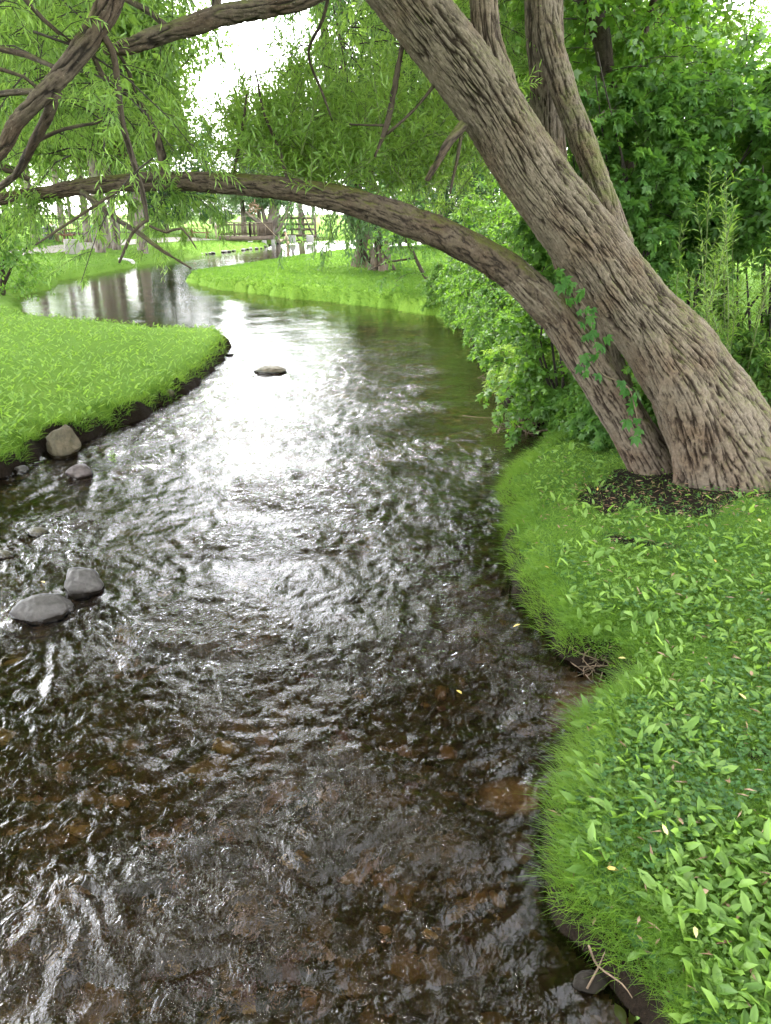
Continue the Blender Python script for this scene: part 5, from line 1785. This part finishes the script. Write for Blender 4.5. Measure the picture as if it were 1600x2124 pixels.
# angler wading below the footbridge, facing left, both hands on a long rod
q = on_level(598, 525, 0)
ang = tag(empty('person', (q[0], q[1], -.32)), 'angler in tan clothes and cap wading below the footbridge with a long rod', 'person')
Vb = [(0, 0, .92), (-.03, 0, 1.12), (-.07, 0, 1.36), (-.09, 0, 1.50), (-.12, 0, 1.60), (-.13, 0, 1.72),
      (-.06, .19, 1.40), (-.20, .24, 1.18), (-.45, .10, 1.16), (-.54, .08, 1.18), (-.06, -.19, 1.40), (-.17, -.25, 1.16), (-.42, -.12, 1.10), (-.50, -.10, 1.11),
      (.0, .10, .85), (-.05, .13, .48), (.03, .13, .08), (-.10, .13, .03), (.0, -.10, .85), (.04, -.13, .48), (.08, -.13, .08), (-.05, -.13, .03)]
Eb = [(0, 1), (1, 2), (2, 3), (3, 4), (4, 5), (2, 6), (6, 7), (7, 8), (8, 9), (2, 10), (10, 11), (11, 12), (12, 13), (0, 14), (14, 15), (15, 16), (16, 17), (0, 18), (18, 19), (19, 20), (20, 21)]
Rb = [.15, .14, .16, .06, .09, .08, .065, .05, .04, .045, .065, .05, .04, .045, .10, .07, .05, .045, .10, .07, .05, .045]
skin('body', Vb, Eb, Rb, M['skin'], ang)
skin('shirt', [Vb[i] for i in (0, 1, 2, 6, 7, 8, 10, 11, 12)], [(0, 1), (1, 2), (2, 3), (3, 4), (4, 5), (2, 6), (6, 7), (7, 8)], [.165, .155, .175, .085, .065, .055, .085, .065, .055], M['khaki'], ang)
skin('waders', [(0, 0, 1.05)] + [Vb[i] for i in (0, 14, 15, 16, 18, 19, 20)], [(0, 1), (1, 2), (2, 3), (3, 4), (1, 5), (5, 6), (6, 7)], [.16, .165, .12, .09, .07, .12, .09, .07], M['tan_cloth'], ang)
hat = MB()
hat.tube([(-.13, 0, 1.70), (-.13, 0, 1.74), (-.13, 0, 1.82)], [.115, .12, .07], 12, .04)
hat.box((-.26, 0, 1.715), (.14, .16, .02))
hat.build('cap', M['white_cloth'], ang, smooth=True)
rodm = MB()
h1 = np.array(ang.location) + np.array((-.50, 0, 1.15))
tipp = at(536, 452, q[1] - .3)
rodm.tube([h1 - (tipp - h1) * .12 - h1, (tipp - h1) * .5, tipp - h1], [.014, .012, .008], 6, .3)
rod = rodm.build('fishing_rod', M['rod'], None, smooth=True, loc=tuple(h1))
tag(rod, 'long pale fishing rod raised by the angler', 'rod')
ln = MB()
lp = [tipp + np.array(d_) for d_ in ((0, 0, 0), (-.5, 0, .12), (-1.2, 0, .02), (-1.9, 0, -.35))]
ln.tube(np.array(lp) - tipp, [.006, .005, .005, .004], 4, .2)
o = ln.build('line', M['rod'], rod, smooth=True)
o.location = Vector(tipp) - rod.location

# person in white seated at a table
q = ground_hit(122, 501)
per = tag(empty('person', (q[0], q[1] - .75, q[2])), 'seated person in a white shirt at the reddish picnic table', 'person')
Vs = [(0, 0, .52), (0, 0, .75), (0, .02, 1.0), (0, .03, 1.12), (0, .06, 1.22), (0, .07, 1.33), (.2, .02, 1.02), (.27, .12, .8), (.15, .36, .80), (-.2, .02, 1.02), (-.27, .12, .8), (-.15, .36, .8),
      (.1, .05, .50), (.12, .42, .50), (.12, .42, .08), (.12, .54, .05), (-.1, .05, .50), (-.12, .42, .5), (-.12, .42, .08), (-.12, .54, .05)]
Es = [(0, 1), (1, 2), (2, 3), (3, 4), (4, 5), (2, 6), (6, 7), (7, 8), (2, 9), (9, 10), (10, 11), (0, 12), (12, 13), (13, 14), (14, 15), (0, 16), (16, 17), (17, 18), (18, 19)]
skin('body', Vs, Es, [.15, .14, .15, .06, .09, .08, .06, .045, .04, .06, .045, .04, .1, .08, .055, .05, .1, .08, .055, .05], M['skin'], per)
skin('shirt', [Vs[i] for i in (0, 1, 2, 6, 7, 9, 10)], [(0, 1), (1, 2), (2, 3), (3, 4), (2, 5), (5, 6)], [.175, .165, .175, .085, .065, .085, .065], M['white_cloth'], per)
skin('trousers', [Vs[i] for i in (0, 12, 13, 14, 16, 17, 18)], [(0, 1), (1, 2), (2, 3), (0, 4), (4, 5), (5, 6)], [.165, .12, .1, .075, .12, .1, .075], M['khaki'], per)

# person in grey standing left of the footbridge
q = np.append(at(449, 497, 70)[:2], 0)
q[2] = gz(q[0], q[1])
per2 = tag(empty('person', tuple(q)), 'small figure in pale clothes standing at the left end of the footbridge', 'person')
Vp = [(v[0] + .0, v[1], v[2]) for v in Vb]
Vp[7:10] = [(0, .25, 1.1), (-.06, .26, .9), (-.08, .26, .8)]
Vp[11:14] = [(0, -.25, 1.1), (-.06, -.26, .9), (-.08, -.26, .8)]
skin('body', Vp, Eb, Rb, M['skin'], per2)
skin('shirt', [Vp[i] for i in (0, 1, 2, 6, 7, 8, 10, 11, 12)], [(0, 1), (1, 2), (2, 3), (3, 4), (4, 5), (2, 6), (6, 7), (7, 8)], [.165, .155, .175, .085, .065, .055, .085, .065, .055], M['white_cloth'], per2)
skin('trousers', [Vp[i] for i in (0, 14, 15, 16, 18, 19, 20)], [(0, 1), (1, 2), (2, 3), (0, 4), (4, 5), (5, 6)], [.16, .12, .085, .07, .12, .085, .07], M['khaki'], per2)


# wooden fence behind the picnic tables
def railing(root, a, b, z0, Hh, nb, wood, post_every, solid_skip=None):
    a, b = np.asarray(a, float), np.asarray(b, float)
    Ln = np.linalg.norm(b - a)
    npst = max(2, int(round(Ln / post_every)) + 1)
    up = np.array([0, 0, 1.0])
    for t_ in np.linspace(0, 1, npst):
        p = a + (b - a) * t_
        m_ = MB()
        m_.box(p + up * (Hh / 2 + z0 / 2 - .02), (.12, .12, Hh - z0 + .06), 0)
        m_.build('post', wood, root)
    for zz, hh, ww in ((Hh + .035, .05, .17), (Hh - .12, .09, .05), (z0 + .14, .09, .05)):
        m_ = MB()
        m_.bar(a + up * zz, b + up * zz, ww, hh)
        m_.build('rail', wood, root)
    m_ = MB()
    n_ = int(Ln / nb)
    off = nrm(np.cross(b - a, up)) * .045
    for t_ in (np.arange(n_) + .5) / n_:
        p = a + (b - a) * t_ + off
        m_.box(p + up * (z0 + .08 + (Hh - .08 - z0) / 2), (.045, .035, Hh - z0 - .12), 0)
    tag(m_.build('balusters', wood, root), kind='stuff')


fa, fb = at(78, 490, 62), at(330, 492, 66)
fa[2] = gz(fa[0], fa[1])
fb[2] = gz(fb[0], fb[1])
fen = tag(empty('wooden_fence', tuple(fa)), 'long weathered picket railing behind the picnic tables', 'fence')
railing(fen, np.zeros(3), fb - fa, .1, 1.35, .17, M['wood_grey'], 3.0)

# footbridge
YB = 66.0
bl, bm_, br = at(455, 494, YB), at(520, 497, YB - 1.0), at(566, 494, YB + 3)
dz = .75
for p in (bl, bm_, br):
    p[2] = dz
fbr = tag(empty('footbridge', tuple(bl)), 'brown timber footbridge with picket railing on pale concrete piers', 'bridge')
for a_, b_ in ((bl, bm_), (bm_, br)):
    railing(fbr, a_ - bl, b_ - bl, .05, 1.02, .16, M['wood'], 1.5)
    m_ = MB()
    m_.bar(a_ - bl + [0, -.03, -.11], b_ - bl + [0, -.03, -.11], .10, .32)
    m_.build('beam', M['wood'], fbr)
    nv = np.array([0, 2.2, 0])
    railing(fbr, a_ - bl + nv, b_ - bl + nv, .05, 1.02, .16, M['wood'], 1.5)
    npk = int(np.linalg.norm(b_ - a_) / .3)
    for i in range(npk):
        t0 = (i + .5) / npk
        c_ = a_ + (b_ - a_) * t0 - bl + np.array([0, 1.1, .03])
        m_ = MB()
        m_.box(c_, (.26, 2.1, .045), 0)
        m_.build('plank', M['wood'], fbr)
for px, py, Y in ((519, 502, YB - 1.1), (548, 503, YB + .9), (567, 498, YB + 2.4)):
    p = at(px, py, Y)
    m_ = MB()
    m_.box((p[0] - bl[0], p[1] - bl[1] + .1, (.44 - .35) / 2 - bl[2] + .0), (.34, .34, .44 + .35))
    m_.build('pier', M['white_conc'], fbr, bevel=.02)
# second span with open rails, right of the trunks
b1, b2 = at(583, 490, 74), at(655, 490, 73)
b1[2] = b2[2] = .55
gt = tag(empty('wooden_barrier', tuple(b1)), 'open timber barrier with wide rails and slanting braces right of the footbridge', 'fence')
Lb = b2 - b1
for t_ in (0, .33, .66, 1):
    m_ = MB()
    m_.box(Lb * t_ + [0, 0, .9], (.2, .2, 1.9))
    m_.build('post', M['wood'], gt)
for zz in (.10, .62, 1.05, 1.55):
    m_ = MB()
    m_.bar([0, -.12, zz], Lb + [0, -.12, zz], .06, .20)
    m_.build('rail', M['wood'], gt)
m_ = MB()
for t_ in (np.arange(22) + .5) / 22:
    m_.box(Lb * t_ + [0, .06, .7], (.05, .03, .8))
tag(m_.build('balusters', M['wood'], gt), kind='stuff')
for t0, t1 in ((.35, .05), (.62, .95)):
    m_ = MB()
    m_.bar(Lb * t0 + [0, -.2, 2.4], Lb * t1 + [0, -.2, 0], .14, .14)
    m_.build('brace', M['wood_grey'], gt)
for px, nme in ((606, 'pale square concrete footing left of its twin under the barrier'), (643, 'pale square concrete footing right of its twin under the barrier')):
    p = at(px, 488, 71.5)
    m_ = MB()
    m_.box((0, 0, .25), (.6, .4, .6))
    o = m_.build('concrete_footing', M['white_conc'], bevel=.03, loc=(p[0], p[1], .15))
    tag(o, nme, 'footing', 'footings under the barrier')

# rocks along the far waterline by the bridge
for i in range(34):
    px = 420 + i * 5.6 + R.uniform(-2, 2)
    py = np.interp(px, (420, 500, 545, 560, 612), (528, 519, 515, 508, 500)) + R.uniform(-1, 1)
    q = on_level(px, py, 0)
    s_ = R.uniform(.09, .22)
    o = link('shore_rock', mesh_np('shore_rock', bed_me[i % 6] * s_ * [1, 1, 1.6], [T2], M['stone_purple' if i % 3 else 'concrete']))
    o.location = (q[0], q[1], .05)
    o.rotation_euler = (0, 0, R.uniform(0, 6))
    tag(o, 'pale rock in the line along the far waterline by the footbridge', 'rock', 'rocks along the far waterline')

# added near-black mounds, painted as the shade of hollows in the lawn tongue's bank
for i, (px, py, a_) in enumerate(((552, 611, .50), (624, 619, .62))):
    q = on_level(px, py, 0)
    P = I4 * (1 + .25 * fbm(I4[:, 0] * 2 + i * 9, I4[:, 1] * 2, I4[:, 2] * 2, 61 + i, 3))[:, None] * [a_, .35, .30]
    o = link('shade_mound', mesh_np('shade_mound', P, [T4], M['near_black']))
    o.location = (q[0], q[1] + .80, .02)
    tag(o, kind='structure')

# rough log jam just below the barrier
q = on_level(640, 499, .1)
lj = tag(empty('log_jam', (q[0], q[1], .1)), 'heap of dark branches lodged in the water under the barrier', 'driftwood')
for i in range(12):
    m_ = MB()
    a_ = rng.normal(size=3) * [.8, .4, .15]
    b_ = a_ + rng.normal(size=3) * [1.0, .4, .3]
    m_.tube([a_, (a_ + b_) / 2 + rng.normal(size=3) * .08, b_], [.07, .055, .03], 6, .2)
    m_.build('branch', M['twig_dark' if i % 2 else 'twig'], lj, smooth=True)

# ------------------------------------------------------------------ bright summer haze
HAZE = 0.0
if HAZE:
    hz = MB()
    hz.box((0, 60, 14), (420, 380, 34))
    hm, hnt, hout = new_mat('summer haze')
    pv = hnt.nodes.new('ShaderNodeVolumePrincipled')
    pv.inputs['Color'].default_value = (.92, .97, .90, 1)
    pv.inputs['Density'].default_value = HAZE
    pv.inputs['Anisotropy'].default_value = .45
    hnt.links.new(pv.outputs[0], hout.inputs['Volume'])
    o = hz.build('haze', hm)
    tag(o, kind='stuff')
